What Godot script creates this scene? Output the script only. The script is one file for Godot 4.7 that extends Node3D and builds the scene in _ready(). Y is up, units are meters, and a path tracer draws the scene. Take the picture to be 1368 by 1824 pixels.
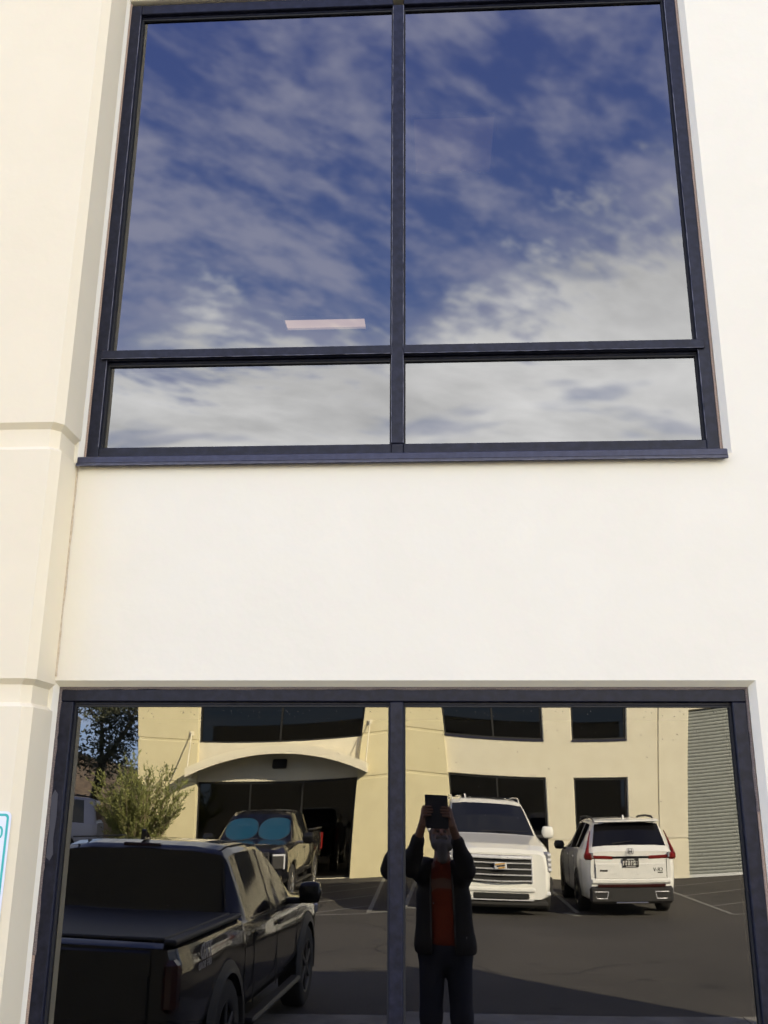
extends Node3D

const EYE := Vector3(0.0, 1.98, 3.565)
var mats := {}
var taken := {}
var rng := RandomNumberGenerator.new()

func _ready() -> void:
	rng.seed = 20240611
	set_camera_and_light()
	make_materials()
	build_ground()
	build_office()
	build_opposite()
	build_vehicles()
	build_person()
	build_plants()
	build_background()

# ---------------------------------------------------------------- camera, sky, sun
func set_camera_and_light() -> void:
	var cam := Camera3D.new()
	cam.name = "camera"
	cam.fov = 56.40
	cam.near = 0.005
	cam.far = 2000.0
	var b := Basis.from_euler(Vector3(deg_to_rad(16.80), deg_to_rad(3.30), deg_to_rad(0.385)), EULER_ORDER_YXZ)
	cam.transform = Transform3D(b, EYE)
	add_child(cam)
	cam.current = true
	var e := Environment.new()
	e.background_mode = Environment.BG_SKY
	var sky := Sky.new()
	var sm := PanoramaSkyMaterial.new()
	sm.panorama = sky_picture()
	sky.sky_material = sm
	e.sky = sky
	e.background_energy_multiplier = 1.0
	e.tonemap_mode = Environment.TONE_MAPPER_LINEAR
	e.tonemap_exposure = 5.25
	e.sdfgi_enabled = true
	e.ssao_enabled = true
	e.ssil_enabled = true
	var we := WorldEnvironment.new()
	we.name = "world_environment"
	we.environment = e
	add_child(we)
	var sun := DirectionalLight3D.new()
	sun.name = "sun"
	sun.light_energy = 1.6
	sun.light_color = Color(1.0, 0.945, 0.83)
	sun.light_angular_distance = 0.5
	sun.shadow_enabled = true
	var to_sun := Vector3(sin(deg_to_rad(46.0)), tan(deg_to_rad(26.6)), -cos(deg_to_rad(46.0))).normalized()
	add_child(sun)
	sun.look_at_from_position(to_sun * 50.0, Vector3.ZERO, Vector3.UP)

func fbm(sd: int, octaves: int, freq: float) -> FastNoiseLite:
	var n := FastNoiseLite.new()
	n.seed = sd
	n.noise_type = FastNoiseLite.TYPE_SIMPLEX_SMOOTH
	n.frequency = freq
	n.fractal_type = FastNoiseLite.FRACTAL_FBM
	n.fractal_octaves = octaves
	n.fractal_gain = 0.55
	return n

# Blue air with a bank of cloud round the horizon and thin broken streaks above it, all the way round.
func sky_picture() -> ImageTexture:
	var w := 3072
	var h := 1536
	var data := PackedFloat32Array()
	data.resize(w * h * 3)
	var streak := fbm(11, 6, 1.0)
	var wisp := fbm(23, 4, 1.0)
	var warp := fbm(5, 2, 1.0)
	var bank := fbm(31, 4, 1.0)
	var top := fbm(47, 2, 1.0)
	for r in h:
		var el := PI * 0.5 - (r + 0.5) / h * PI
		if el < -0.012:
			for c in w:
				var k := (r * w + c) * 3
				data[k] = 0.20
				data[k + 1] = 0.19
				data[k + 2] = 0.175
			continue
		var y := sin(el)
		var ce := cos(el)
		var deg := rad_to_deg(el)
		var t := pow(clampf(1.0 - maxf(y, 0.0), 0.0, 1.0), 2.6)
		var br := lerpf(0.050, 0.24, t)
		var bg := lerpf(0.075, 0.40, t)
		var bb := lerpf(0.245, 0.68, t)
		var step := 1 if deg < 62.0 else (2 if deg < 78.0 else 8)
		var c := 0
		while c < w:
			var a := (c + 0.5) / w * TAU
			var dx := sin(a) * ce
			var dz := -cos(a) * ce
			var q := 1.0 / (y + 0.16)
			var px := dx * q
			var pz := dz * q
			var s := streak.get_noise_2d((px * 0.82 + pz * 0.57) * 3.0 + 3.1, (pz * 0.82 - px * 0.57) * 6.2 + 1.7)
			var f := wisp.get_noise_2d((px * 0.82 + pz * 0.57) * 10.0, (pz * 0.82 - px * 0.57) * 19.0)
			var g := wisp.get_noise_2d(px * 34.0 + pz * 9.0, pz * 40.0)
			var patch := warp.get_noise_2d(px * 1.7 + 9.0, pz * 1.7 + 4.0)
			var thin := smoothstep(-0.42, 0.70, s * 0.82 + f * 0.42 + g * 0.08 + patch * 0.34 + 0.04)
			# how high the bank stands in this direction
			var lift := 26.4 + 3.6 * top.get_noise_2d(sin(a) * 2.0 + 7.3, cos(a) * 2.0 - 2.2)
			lift += 9.0 * sin(2.0 * (PI - a) + 0.28)
			var bn := bank.get_noise_2d(px * 2.6 + 2.0, pz * 2.6) * 4.0 + f * 2.8 + s * 2.4 + g * 0.5
			var solid := smoothstep(lift + 3.0, lift - 2.4, deg + bn) * lerpf(0.22, 1.0, smoothstep(7.0, 17.0, deg + bn * 0.7))
			solid *= 1.0 - 0.50 * smoothstep(0.12, 0.5, bank.get_noise_2d(px * 1.6 + 11.0, pz * 3.0 + 6.0) + 0.25 * s)
			var body := 0.98 + 0.34 * bank.get_noise_2d(px * 1.3 - 5.0, pz * 1.9 + 2.0) + 0.16 * s + 0.08 * f + 0.03 * g
			var ct := thin * lerpf(0.25, 0.62, smoothstep(6.0, 18.0, deg))
			var cr := lerpf(br, 0.40, ct)
			var cg := lerpf(bg, 0.40, ct)
			var cb := lerpf(bb, 0.50, ct)
			var sb := solid * 0.95
			cr = lerpf(cr, 0.70 * body, sb)
			cg = lerpf(cg, 0.695 * body, sb)
			cb = lerpf(cb, 0.70 * body, sb)
			for j in mini(step, w - c):
				var k := (r * w + c + j) * 3
				data[k] = cr
				data[k + 1] = cg
				data[k + 2] = cb
			c += step
	var im := Image.create_from_data(w, h, false, Image.FORMAT_RGBF, data.to_byte_array())
	return ImageTexture.create_from_image(im)

# ---------------------------------------------------------------- materials
func lin(r: float, g: float, b: float, a := 1.0) -> Color:
	var c := Color(r, g, b).linear_to_srgb()
	c.a = a
	return c

func mat(key: String, col: Color, rough := 0.8, metal := 0.0) -> StandardMaterial3D:
	var m := StandardMaterial3D.new()
	m.resource_name = key
	m.albedo_color = col
	m.roughness = rough
	m.metallic = metal
	mats[key] = m
	return m

func mottle(sd: int, freq: float, lo: Color, hi: Color, size := 512, octaves := 5) -> NoiseTexture2D:
	var t := NoiseTexture2D.new()
	t.width = size
	t.height = size
	t.seamless = true
	t.noise = fbm(sd, octaves, freq)
	var g := Gradient.new()
	g.set_color(0, lo)
	g.set_color(1, hi)
	t.color_ramp = g
	return t

func relief(sd: int, freq: float, strength: float, size := 512, octaves := 5) -> NoiseTexture2D:
	var t := NoiseTexture2D.new()
	t.width = size
	t.height = size
	t.seamless = true
	t.as_normal_map = true
	t.bump_strength = strength
	t.noise = fbm(sd, octaves, freq)
	return t

func surface(m: StandardMaterial3D, tex: Texture2D, scale: float, normal: Texture2D = null, amount := 1.0) -> void:
	m.albedo_texture = tex
	m.uv1_triplanar = true
	m.uv1_world_triplanar = true
	m.uv1_scale = Vector3.ONE * scale
	if normal:
		m.normal_enabled = true
		m.normal_texture = normal
		m.normal_scale = amount

func make_materials() -> void:
	var grain := mottle(3, 0.010, Color(0.988, 0.986, 0.982), Color(1.0, 1.0, 1.0))
	var stained := mottle(7, 0.012, Color(0.96, 0.957, 0.95), Color(1.0, 1.0, 1.0), 512, 6)
	var pits := relief(4, 0.05, 3.0)
	surface(mat("wall_white", lin(0.81, 0.758, 0.59), 0.85), grain, 0.45, pits, 0.05)
	surface(mat("wall_cream", lin(0.82, 0.725, 0.50), 0.85), grain, 0.45, pits, 0.05)
	surface(mat("far_wall", lin(0.69, 0.64, 0.50), 0.85), stained, 0.22, pits, 0.02)
	surface(mat("far_panel", lin(0.67, 0.60, 0.38), 0.85), stained, 0.22, pits, 0.02)
	var worn := mottle(9, 0.02, Color(0.5, 0.5, 0.54), Color(1.0, 1.0, 1.0))
	surface(mat("frame", lin(0.015, 0.017, 0.032), 0.42), worn, 2.2)
	mats.frame.metallic_specular = 0.35
	surface(mat("flashing", lin(0.030, 0.031, 0.058), 0.36), mottle(15, 0.03, Color(0.6, 0.6, 0.68), Color(1.0, 1.0, 1.0)), 1.6)
	surface(mat("sealant", lin(0.30, 0.25, 0.21), 0.9), mottle(21, 0.06, Color(0.45, 0.42, 0.42), Color(1, 1, 1)), 6.0)
	surface(mat("sealant_light", lin(0.48, 0.37, 0.28), 0.9), mottle(22, 0.06, Color(0.7, 0.66, 0.62), Color(1, 1, 1)), 6.0)
	surface(mat("caulk", lin(0.72, 0.62, 0.45), 0.9), mottle(24, 0.03, Color(0.82, 0.78, 0.72), Color(1, 1, 1)), 3.0)
	mat("dust", lin(0.065, 0.06, 0.052), 0.95)
	mat("gasket", lin(0.012, 0.012, 0.013), 0.7)
	# half-silvered solar glass: part mirror, part see-through
	var glass := mat("solar_glass", lin(0.193, 0.193, 0.188, 0.76), 0.0, 1.0)
	var one := Image.create_empty(4, 4, false, Image.FORMAT_RGB8)
	one.fill(Color.WHITE)
	glass.albedo_texture = ImageTexture.create_from_image(one)
	glass.transparency = BaseMaterial3D.TRANSPARENCY_ALPHA
	mat("far_glass", lin(0.055, 0.052, 0.045), 0.02, 1.0)
	mat("far_frame", lin(0.006, 0.0055, 0.005), 0.6)
	surface(mat("room", lin(0.11, 0.10, 0.09), 0.9), grain, 0.4)
	surface(mat("asphalt", lin(0.108, 0.097, 0.084), 0.92), asphalt_picture(), 0.5, relief(41, 0.22, 6.0), 0.6)
	var lot: StandardMaterial3D = mats.asphalt
	lot.detail_enabled = true
	lot.detail_blend_mode = BaseMaterial3D.BLEND_MODE_MUL
	lot.detail_uv_layer = BaseMaterial3D.DETAIL_UV_2
	lot.detail_albedo = lot_patches()
	lot.uv2_triplanar = true
	lot.uv2_world_triplanar = true
	lot.uv2_scale = Vector3.ONE * 0.045
	surface(mat("concrete", lin(0.27, 0.255, 0.225), 0.9), mottle(51, 0.014, Color(0.74, 0.73, 0.71), Color(1, 1, 1)), 0.35, pits, 0.4)
	surface(mat("stripe", lin(0.42, 0.41, 0.38), 0.8), mottle(61, 0.05, Color(0.45, 0.44, 0.42), Color(1, 1, 1)), 0.9)
	surface(mat("shutter", lin(0.25, 0.265, 0.25), 0.45), mottle(71, 0.02, Color(0.86, 0.86, 0.84), Color(1, 1, 1)), 0.5)
	mat("shutter_bar", lin(0.55, 0.56, 0.56), 0.4)
	mat("canopy", lin(0.74, 0.68, 0.52), 0.8)
	mat("steel", lin(0.6, 0.6, 0.58), 0.35, 0.8)
	mat("sign_white", lin(0.80, 0.82, 0.83), 0.5)
	mat("sign_teal", lin(0.05, 0.46, 0.40), 0.5)
	mat("old_paint", lin(0.045, 0.047, 0.062), 0.6)
	mat("bare_metal", lin(0.17, 0.17, 0.20), 0.5)

func asphalt_picture() -> NoiseTexture2D:
	var t := mottle(81, 0.09, Color(0.55, 0.55, 0.55), Color(1, 1, 1), 1024, 6)
	var g := t.color_ramp
	g.set_offset(0, 0.25)
	g.set_offset(1, 0.72)
	return t

# worn patches, oil spots and sealed cracks of the lot
func lot_patches() -> ImageTexture:
	var n := 1024
	var im := Image.create_empty(n, n, false, Image.FORMAT_RGB8)
	var broad := fbm(91, 4, 0.006)
	var r := RandomNumberGenerator.new()
	r.seed = 93
	for y in n:
		for x in n:
			var v := 0.90 + 0.16 * broad.get_noise_2d(x, y)
			im.set_pixel(x, y, Color(v, v * 0.995, v * 0.985))
	for k in 150:
		var c := Vector2(r.randf_range(20, n - 20), r.randf_range(20, n - 20))
		var rad := r.randf_range(1.5, 9.0)
		var deep := r.randf_range(0.55, 0.9)
		for y in range(int(c.y - rad), int(c.y + rad) + 1):
			for x in range(int(c.x - rad), int(c.x + rad) + 1):
				var d := Vector2(x, y).distance_to(c) / rad + 0.35 * broad.get_noise_2d(x * 14.0, y * 14.0)
				if d < 1.0:
					im.set_pixel(x, y, im.get_pixel(x, y) * lerpf(deep, 1.0, d * d))
	for k in 9:
		var p := Vector2(r.randf_range(0, n), r.randf_range(0, n))
		var a := r.randf_range(0, TAU)
		for q in 420:
			a += r.randf_range(-0.22, 0.22)
			p += Vector2(cos(a), sin(a))
			for j in 2:
				im.set_pixel(posmod(int(p.x) + j, n), posmod(int(p.y), n), Color(0.5, 0.5, 0.5))
	return ImageTexture.create_from_image(im)

# ---------------------------------------------------------------- mesh helpers
func tool() -> SurfaceTool:
	var st := SurfaceTool.new()
	st.begin(Mesh.PRIMITIVE_TRIANGLES)
	st.set_smooth_group(-1)
	return st

func tri(st: SurfaceTool, a: Vector3, b: Vector3, c: Vector3, out: Vector3) -> void:
	if (c - a).cross(b - a).dot(out) < 0.0:
		var s := b
		b = c
		c = s
	st.add_vertex(a)
	st.add_vertex(b)
	st.add_vertex(c)

func quad(st: SurfaceTool, a: Vector3, b: Vector3, c: Vector3, d: Vector3, out: Vector3) -> void:
	tri(st, a, b, c, out)
	tri(st, a, c, d, out)

func box(st: SurfaceTool, lo: Vector3, hi: Vector3) -> void:
	bevel_box(st, Transform3D(Basis(), (lo + hi) * 0.5), (hi - lo), 0.0)

# a box with chamfered edges
func bevel_box(st: SurfaceTool, tf: Transform3D, size: Vector3, bev: float) -> void:
	var h := size * 0.5
	var o := tf.origin
	if bev <= 0.0:
		for ax in 3:
			for s in [-1.0, 1.0]:
				var n := Vector3.ZERO
				n[ax] = s
				var p := []
				for k in [[-1, -1], [-1, 1], [1, 1], [1, -1]]:
					var v := Vector3.ZERO
					v[ax] = s * h[ax]
					v[(ax + 1) % 3] = k[0] * h[(ax + 1) % 3]
					v[(ax + 2) % 3] = k[1] * h[(ax + 2) % 3]
					p.append(tf * v)
				quad(st, p[0], p[1], p[2], p[3], tf.basis * n)
		return
	var pt := func(sx: float, sy: float, sz: float, full: int) -> Vector3:
		var v := Vector3(sx * (h.x - bev), sy * (h.y - bev), sz * (h.z - bev))
		v[full] = [sx, sy, sz][full] * h[full]
		return tf * v
	for ax in 3:
		var i := (ax + 1) % 3
		var j := (ax + 2) % 3
		for s in [-1.0, 1.0]:
			var p := []
			for k in [[-1.0, -1.0], [-1.0, 1.0], [1.0, 1.0], [1.0, -1.0]]:
				var sg := [0.0, 0.0, 0.0]
				sg[ax] = s
				sg[i] = k[0]
				sg[j] = k[1]
				p.append(pt.call(sg[0], sg[1], sg[2], ax))
			quad(st, p[0], p[1], p[2], p[3], (p[0] + p[2]) * 0.5 - o)
			for s2 in [-1.0, 1.0]:
				# the edge between face (i, s) and face (j, s2), running along ax
				var e := []
				for k in [[-1.0, i], [-1.0, j], [1.0, j], [1.0, i]]:
					var sg := [0.0, 0.0, 0.0]
					sg[ax] = k[0]
					sg[i] = s
					sg[j] = s2
					e.append(pt.call(sg[0], sg[1], sg[2], k[1]))
				quad(st, e[0], e[1], e[2], e[3], (e[0] + e[2]) * 0.5 - o)
	for sx in [-1.0, 1.0]:
		for sy in [-1.0, 1.0]:
			for sz in [-1.0, 1.0]:
				var a: Vector3 = pt.call(sx, sy, sz, 0)
				tri(st, a, pt.call(sx, sy, sz, 1), pt.call(sx, sy, sz, 2), a - o)

# a smooth sheet through rows of points; out is roughly where its front faces, or the axis point each face looks away from
func sheet(st: SurfaceTool, rows: Array, outward: Callable, group := 1) -> void:
	st.set_smooth_group(group)
	for i in rows.size() - 1:
		var r0: PackedVector3Array = rows[i]
		var r1: PackedVector3Array = rows[i + 1]
		for j in r0.size() - 1:
			var mid := (r0[j] + r1[j + 1]) * 0.5
			quad(st, r0[j], r0[j + 1], r1[j + 1], r1[j], outward.call(mid))
	st.set_smooth_group(-1)

func tube(st: SurfaceTool, path: Array, radii: Array, sides := 8, group := 1) -> void:
	var rows := []
	var up := Vector3.UP
	for i in path.size():
		var d: Vector3 = (path[mini(i + 1, path.size() - 1)] - path[maxi(i - 1, 0)]).normalized()
		var side := d.cross(up)
		if side.length() < 0.15:
			side = d.cross(Vector3.RIGHT)
		side = side.normalized()
		var over := side.cross(d).normalized()
		var row := PackedVector3Array()
		for k in sides + 1:
			var a := TAU * k / sides
			row.append(path[i] + (side * cos(a) + over * sin(a)) * radii[i])
		rows.append(row)
	st.set_smooth_group(group)
	for i in rows.size() - 1:
		var mid: Vector3 = (path[i] + path[i + 1]) * 0.5
		for j in sides:
			var a: Vector3 = rows[i][j]
			var b: Vector3 = rows[i][j + 1]
			var c: Vector3 = rows[i + 1][j + 1]
			var d2: Vector3 = rows[i + 1][j]
			quad(st, a, b, c, d2, (a + c) * 0.5 - mid)
	st.set_smooth_group(-1)
	for e in [0, rows.size() - 1]:
		if radii[e] > 0.002:
			var out: Vector3 = path[0] - path[1] if e == 0 else path[-1] - path[-2]
			for j in range(1, sides - 1):
				tri(st, rows[e][0], rows[e][j], rows[e][j + 1], out)

# a flat outline in the plane of x and y of tf, given thickness along its z
func slab(st: SurfaceTool, outline: PackedVector2Array, tf: Transform3D, thick: float) -> void:
	var idx := Geometry2D.triangulate_polygon(outline)
	var h := thick * 0.5
	for k in range(0, idx.size(), 3):
		for s in [-1.0, 1.0]:
			var p := []
			for q in 3:
				var v := outline[idx[k + q]]
				p.append(tf * Vector3(v.x, v.y, s * h))
			tri(st, p[0], p[1], p[2], tf.basis.z * s)
	var area := 0.0
	for i in outline.size():
		area += outline[i].cross(outline[(i + 1) % outline.size()])
	for i in outline.size():
		var a := outline[i]
		var b := outline[(i + 1) % outline.size()]
		var n := Vector2(b.y - a.y, a.x - b.x) * signf(area)
		quad(st, tf * Vector3(a.x, a.y, -h), tf * Vector3(b.x, b.y, -h), tf * Vector3(b.x, b.y, h), tf * Vector3(a.x, a.y, h), tf.basis * Vector3(n.x, n.y, 0))

func rounded(x0: float, y0: float, x1: float, y1: float, r: float, n := 5) -> PackedVector2Array:
	var p := PackedVector2Array()
	for c in [[x1 - r, y1 - r, 0.0], [x0 + r, y1 - r, 90.0], [x0 + r, y0 + r, 180.0], [x1 - r, y0 + r, 270.0]]:
		for k in n + 1:
			var a: float = deg_to_rad(c[2] + 90.0 * k / n)
			p.append(Vector2(c[0] + r * cos(a), c[1] + r * sin(a)))
	return p

func put(parent: Node, called: String, st: SurfaceTool, m: Material) -> MeshInstance3D:
	st.generate_normals()
	return place(parent, called, st.commit(), m)

func place(parent: Node, called: String, mesh: Mesh, m: Material) -> MeshInstance3D:
	var o := MeshInstance3D.new()
	o.name = called
	o.mesh = mesh
	o.material_override = null
	for k in mesh.get_surface_count():
		o.set_surface_override_material(k, m)
	o.cast_shadow = GeometryInstance3D.SHADOW_CASTING_SETTING_ON
	parent.add_child(o, true)
	return o

func lettering(parent: Node, called: String, words: String, size: float, m: Material, tf: Transform3D, bold := false, deep := 0.003) -> MeshInstance3D:
	var t := TextMesh.new()
	var f := SystemFont.new()
	f.font_names = PackedStringArray(["Droid Sans"])
	f.font_weight = 700 if bold else 400
	t.font = f
	t.text = words
	t.font_size = 64
	t.pixel_size = size / 46.0
	t.depth = deep
	var o := place(parent, called, t, m)
	o.transform = tf
	return o

func numbered(called: String) -> String:
	taken[called] = taken.get(called, -1) + 1
	return called if taken[called] == 0 else "%s_%03d" % [called, taken[called]]

func thing(called: String, label: String, category: String, at := Vector3.ZERO, turn := 0.0, group := "") -> Node3D:
	var o := Node3D.new()
	o.name = numbered(called)
	add_child(o)
	o.position = at
	o.rotation.y = turn
	tag(o, label, category, group)
	return o

func tag(o: Node, label: String, category: String, group := "") -> void:
	o.set_meta("label", label)
	o.set_meta("category", category)
	if group:
		o.set_meta("group", group)

func part(parent: Node, called: String) -> Node3D:
	var o := Node3D.new()
	o.name = called
	parent.add_child(o, true)
	return o

func structure(called: String, st: SurfaceTool, m: Material) -> MeshInstance3D:
	var o := put(self, numbered(called), st, m)
	o.set_meta("kind", "structure")
	return o

# one beam of a window or door, chamfered
func beam(parent: Node, called: String, m: Material, lo: Vector3, hi: Vector3, bev := 0.003) -> MeshInstance3D:
	var st := tool()
	bevel_box(st, Transform3D(Basis(), Vector3.ZERO), hi - lo, bev)
	var o := put(parent, called, st, m)
	o.position = (lo + hi) * 0.5
	return o

# ---------------------------------------------------------------- ground
func build_ground() -> void:
	var st := tool()
	quad(st, Vector3(-400, 0, -400), Vector3(400, 0, -400), Vector3(400, 0, 400), Vector3(-400, 0, 400), Vector3.UP)
	structure("ground", st, mats.asphalt)
	var apron := Node3D.new()
	apron.name = "pavement"
	apron.set_meta("kind", "structure")
	add_child(apron)
	var xs := [-12.0, -9.0, -6.0, -3.0, 0.0, 3.0, 6.0, 9.6]
	var zs := [0.21, 3.3, 6.48]
	for i in xs.size() - 1:
		for j in zs.size() - 1:
			beam(apron, "concrete_slab", mats.concrete, Vector3(xs[i] + 0.006, -0.05, zs[j] + 0.006), Vector3(xs[i + 1] - 0.006, 0.006, zs[j + 1] - 0.006), 0.004)
	var lines := [
		[Vector2(-1.02, 15.2), Vector2(-1.02, 23.4), 0.10], [Vector2(2.55, 15.6), Vector2(2.55, 23.4), 0.10], [Vector2(-5.5, 15.2), Vector2(-5.5, 23.4), 0.10],
		[Vector2(-1.02, 15.2), Vector2(-2.6, 15.2), 0.10], [Vector2(-0.62, 15.4), Vector2(-1.02, 15.4), 0.22], [Vector2(2.30, 15.7), Vector2(2.5, 15.1), 0.16],
		[Vector2(-2.5, 15.3), Vector2(-1.1, 16.6), 0.09], [Vector2(-2.5, 17.5), Vector2(-1.1, 18.8), 0.09], [Vector2(-2.5, 19.7), Vector2(-1.1, 21.0), 0.09], [Vector2(-2.5, 21.6), Vector2(-1.1, 22.9), 0.09],
		[Vector2(5.55, 15.0), Vector2(5.55, 23.4), 0.09], [Vector2(5.55, 15.0), Vector2(9.5, 15.0), 0.09],
		[Vector2(5.6, 16.6), Vector2(8.8, 18.4), 0.09], [Vector2(5.6, 19.0), Vector2(8.8, 20.8), 0.09], [Vector2(5.6, 21.4), Vector2(8.8, 23.2), 0.09],
	]
	for l in lines:
		var s := tool()
		var d: Vector2 = (l[1] - l[0]).normalized()
		var n: Vector2 = Vector2(-d.y, d.x) * l[2] * 0.5
		var a: Vector2 = l[0]
		var b: Vector2 = l[1]
		var p := [a + n, b + n, b - n, a - n]
		quad(s, Vector3(p[0].x, 0.004, p[0].y), Vector3(p[1].x, 0.004, p[1].y), Vector3(p[2].x, 0.004, p[2].y), Vector3(p[3].x, 0.004, p[3].y), Vector3.UP)
		structure("parking_stripe", s, mats.stripe)

# ---------------------------------------------------------------- walls
# A flat wall with openings cut through. depth runs inwards from the face at z0 along s; holes: [x0, x1, y0, y1, left, right, bottom, top chamfer].
func wall(st: SurfaceTool, x0: float, x1: float, y0: float, y1: float, z0: float, s: float, thick: float, holes: Array) -> void:
	var at := func(x: float, y: float, d: float) -> Vector3: return Vector3(x, y, z0 + s * d)
	var face := Vector3(0, 0, -s)
	var xs := [x0, x1]
	var ys := [y0, y1]
	var big := []
	for h in holes:
		var o := [h[0] - h[4], h[1] + h[5], h[2] - maxf(h[6], 0.0), h[3] + h[7]]
		big.append(o)
		xs.append_array([o[0], o[1]])
		ys.append_array([o[2], o[3]])
	xs.sort()
	ys.sort()
	for i in xs.size() - 1:
		for j in ys.size() - 1:
			if xs[i + 1] - xs[i] < 1e-5 or ys[j + 1] - ys[j] < 1e-5:
				continue
			var mx: float = (xs[i] + xs[i + 1]) * 0.5
			var my: float = (ys[j] + ys[j + 1]) * 0.5
			if mx < x0 or mx > x1 or my < y0 or my > y1:
				continue
			var open := false
			for o in big:
				if mx > o[0] and mx < o[1] and my > o[2] and my < o[3]:
					open = true
			if not open:
				quad(st, at.call(xs[i], ys[j], 0.0), at.call(xs[i + 1], ys[j], 0.0), at.call(xs[i + 1], ys[j + 1], 0.0), at.call(xs[i], ys[j + 1], 0.0), face)
	for k in holes.size():
		var h: Array = holes[k]
		var o: Array = big[k]
		var dp := 0.028
		var inner := [Vector2(h[0], h[2]), Vector2(h[1], h[2]), Vector2(h[1], h[3]), Vector2(h[0], h[3])]
		var outer := [Vector2(o[0], o[2]), Vector2(o[1], o[2]), Vector2(o[1], o[3]), Vector2(o[0], o[3])]
		var mid := Vector3((h[0] + h[1]) * 0.5, (h[2] + h[3]) * 0.5, z0)
		for e in 4:
			if e == 0 and h[6] < 0.0:
				continue   # the opening runs on below
			var a: Vector2 = inner[e]
			var b: Vector2 = inner[(e + 1) % 4]
			var c: Vector2 = outer[(e + 1) % 4]
			var d: Vector2 = outer[e]
			var m := Vector3((a.x + b.x) * 0.5, (a.y + b.y) * 0.5, z0)
			var towards := mid - m
			quad(st, at.call(a.x, a.y, dp), at.call(b.x, b.y, dp), at.call(c.x, c.y, 0.0), at.call(d.x, d.y, 0.0), towards + face * 0.01)
			quad(st, at.call(a.x, a.y, dp), at.call(b.x, b.y, dp), at.call(b.x, b.y, thick), at.call(a.x, a.y, thick), towards)

# A panel standing proud of the wall, with bevelled grooves round its face and free sides. The face is at depth 0, the foot at depth deep.
func proud_panel(st: SurfaceTool, x0: float, x1: float, y0: float, y1: float, z0: float, s: float, deep: float, grooves: Array, left: bool, right: bool, bev := 0.012, bevz := 0.012) -> void:
	var prof := [Vector2(y0, 0.0)]
	for g in grooves:   # [bottom edge, bottom of recess, top of recess, top edge, depth]
		prof.append_array([Vector2(g[0], 0.0), Vector2(g[1], g[4]), Vector2(g[2], g[4]), Vector2(g[3], 0.0)])
	prof.append(Vector2(y1, 0.0))
	for i in prof.size() - 1:
		var a: Vector2 = prof[i]
		var b: Vector2 = prof[i + 1]
		var n := Vector3(0, b.y - a.y, -s * (b.x - a.x))
		if absf(b.y - a.y) > 0.001:
			n = Vector3(0, -1.0 if a.y > b.y else 1.0, -s * 0.5)
			n.y = 1.0 if b.y > a.y else -1.0
		var la := x0 + (bev + a.y if left else 0.0)
		var lb := x0 + (bev + b.y if left else 0.0)
		var ra := x1 - (bev + a.y if right else 0.0)
		var rb := x1 - (bev + b.y if right else 0.0)
		quad(st, Vector3(la, a.x, z0 + s * a.y), Vector3(ra, a.x, z0 + s * a.y), Vector3(rb, b.x, z0 + s * b.y), Vector3(lb, b.x, z0 + s * b.y), n)
		for side in [[right, 1.0, x1], [left, -1.0, x0]]:
			if not side[0]:
				continue
			var sx: float = side[1]
			var e: float = side[2]
			# chamfered arris, then the side running back to the wall
			quad(st, Vector3(e - sx * (bev + a.y), a.x, z0 + s * a.y), Vector3(e - sx * (bev + b.y), b.x, z0 + s * b.y), Vector3(e - sx * b.y, b.x, z0 + s * (bevz + b.y)), Vector3(e - sx * a.y, a.x, z0 + s * (bevz + a.y)), Vector3(sx, 0, -s))
			quad(st, Vector3(e - sx * a.y, a.x, z0 + s * (bevz + a.y)), Vector3(e - sx * b.y, b.x, z0 + s * (bevz + b.y)), Vector3(e - sx * b.y, b.x, z0 + s * deep), Vector3(e - sx * a.y, a.x, z0 + s * deep), Vector3(sx, 0, 0))

# an uneven strip of sealant from a to b, standing d proud
func bead(parent: Node, m: Material, a: Vector3, b: Vector3, across: Vector3, wide: float, rough: float, proud: Vector3, sd: int, called := "sealant_bead") -> void:
	var st := tool()
	var r := RandomNumberGenerator.new()
	r.seed = sd
	var n := int(a.distance_to(b) / 0.018)
	var rows := []
	var drift := 0.0
	for i in n + 1:
		var p := a.lerp(b, float(i) / n)
		drift = lerpf(drift, r.randf_range(-1.0, 1.0), 0.45)
		var w0 := wide * 0.5 + rough * drift
		var w1 := wide * 0.5 + rough * r.randf_range(-0.5, 0.5)
		rows.append(PackedVector3Array([p - across * w1, p - across * w1 * 0.6 + proud * (1.0 + 0.3 * drift), p + across * w0 * 0.6 + proud, p + across * w0]))
	sheet(st, rows, func(_p): return proud, 2)
	put(parent, called, st, m)

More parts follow.
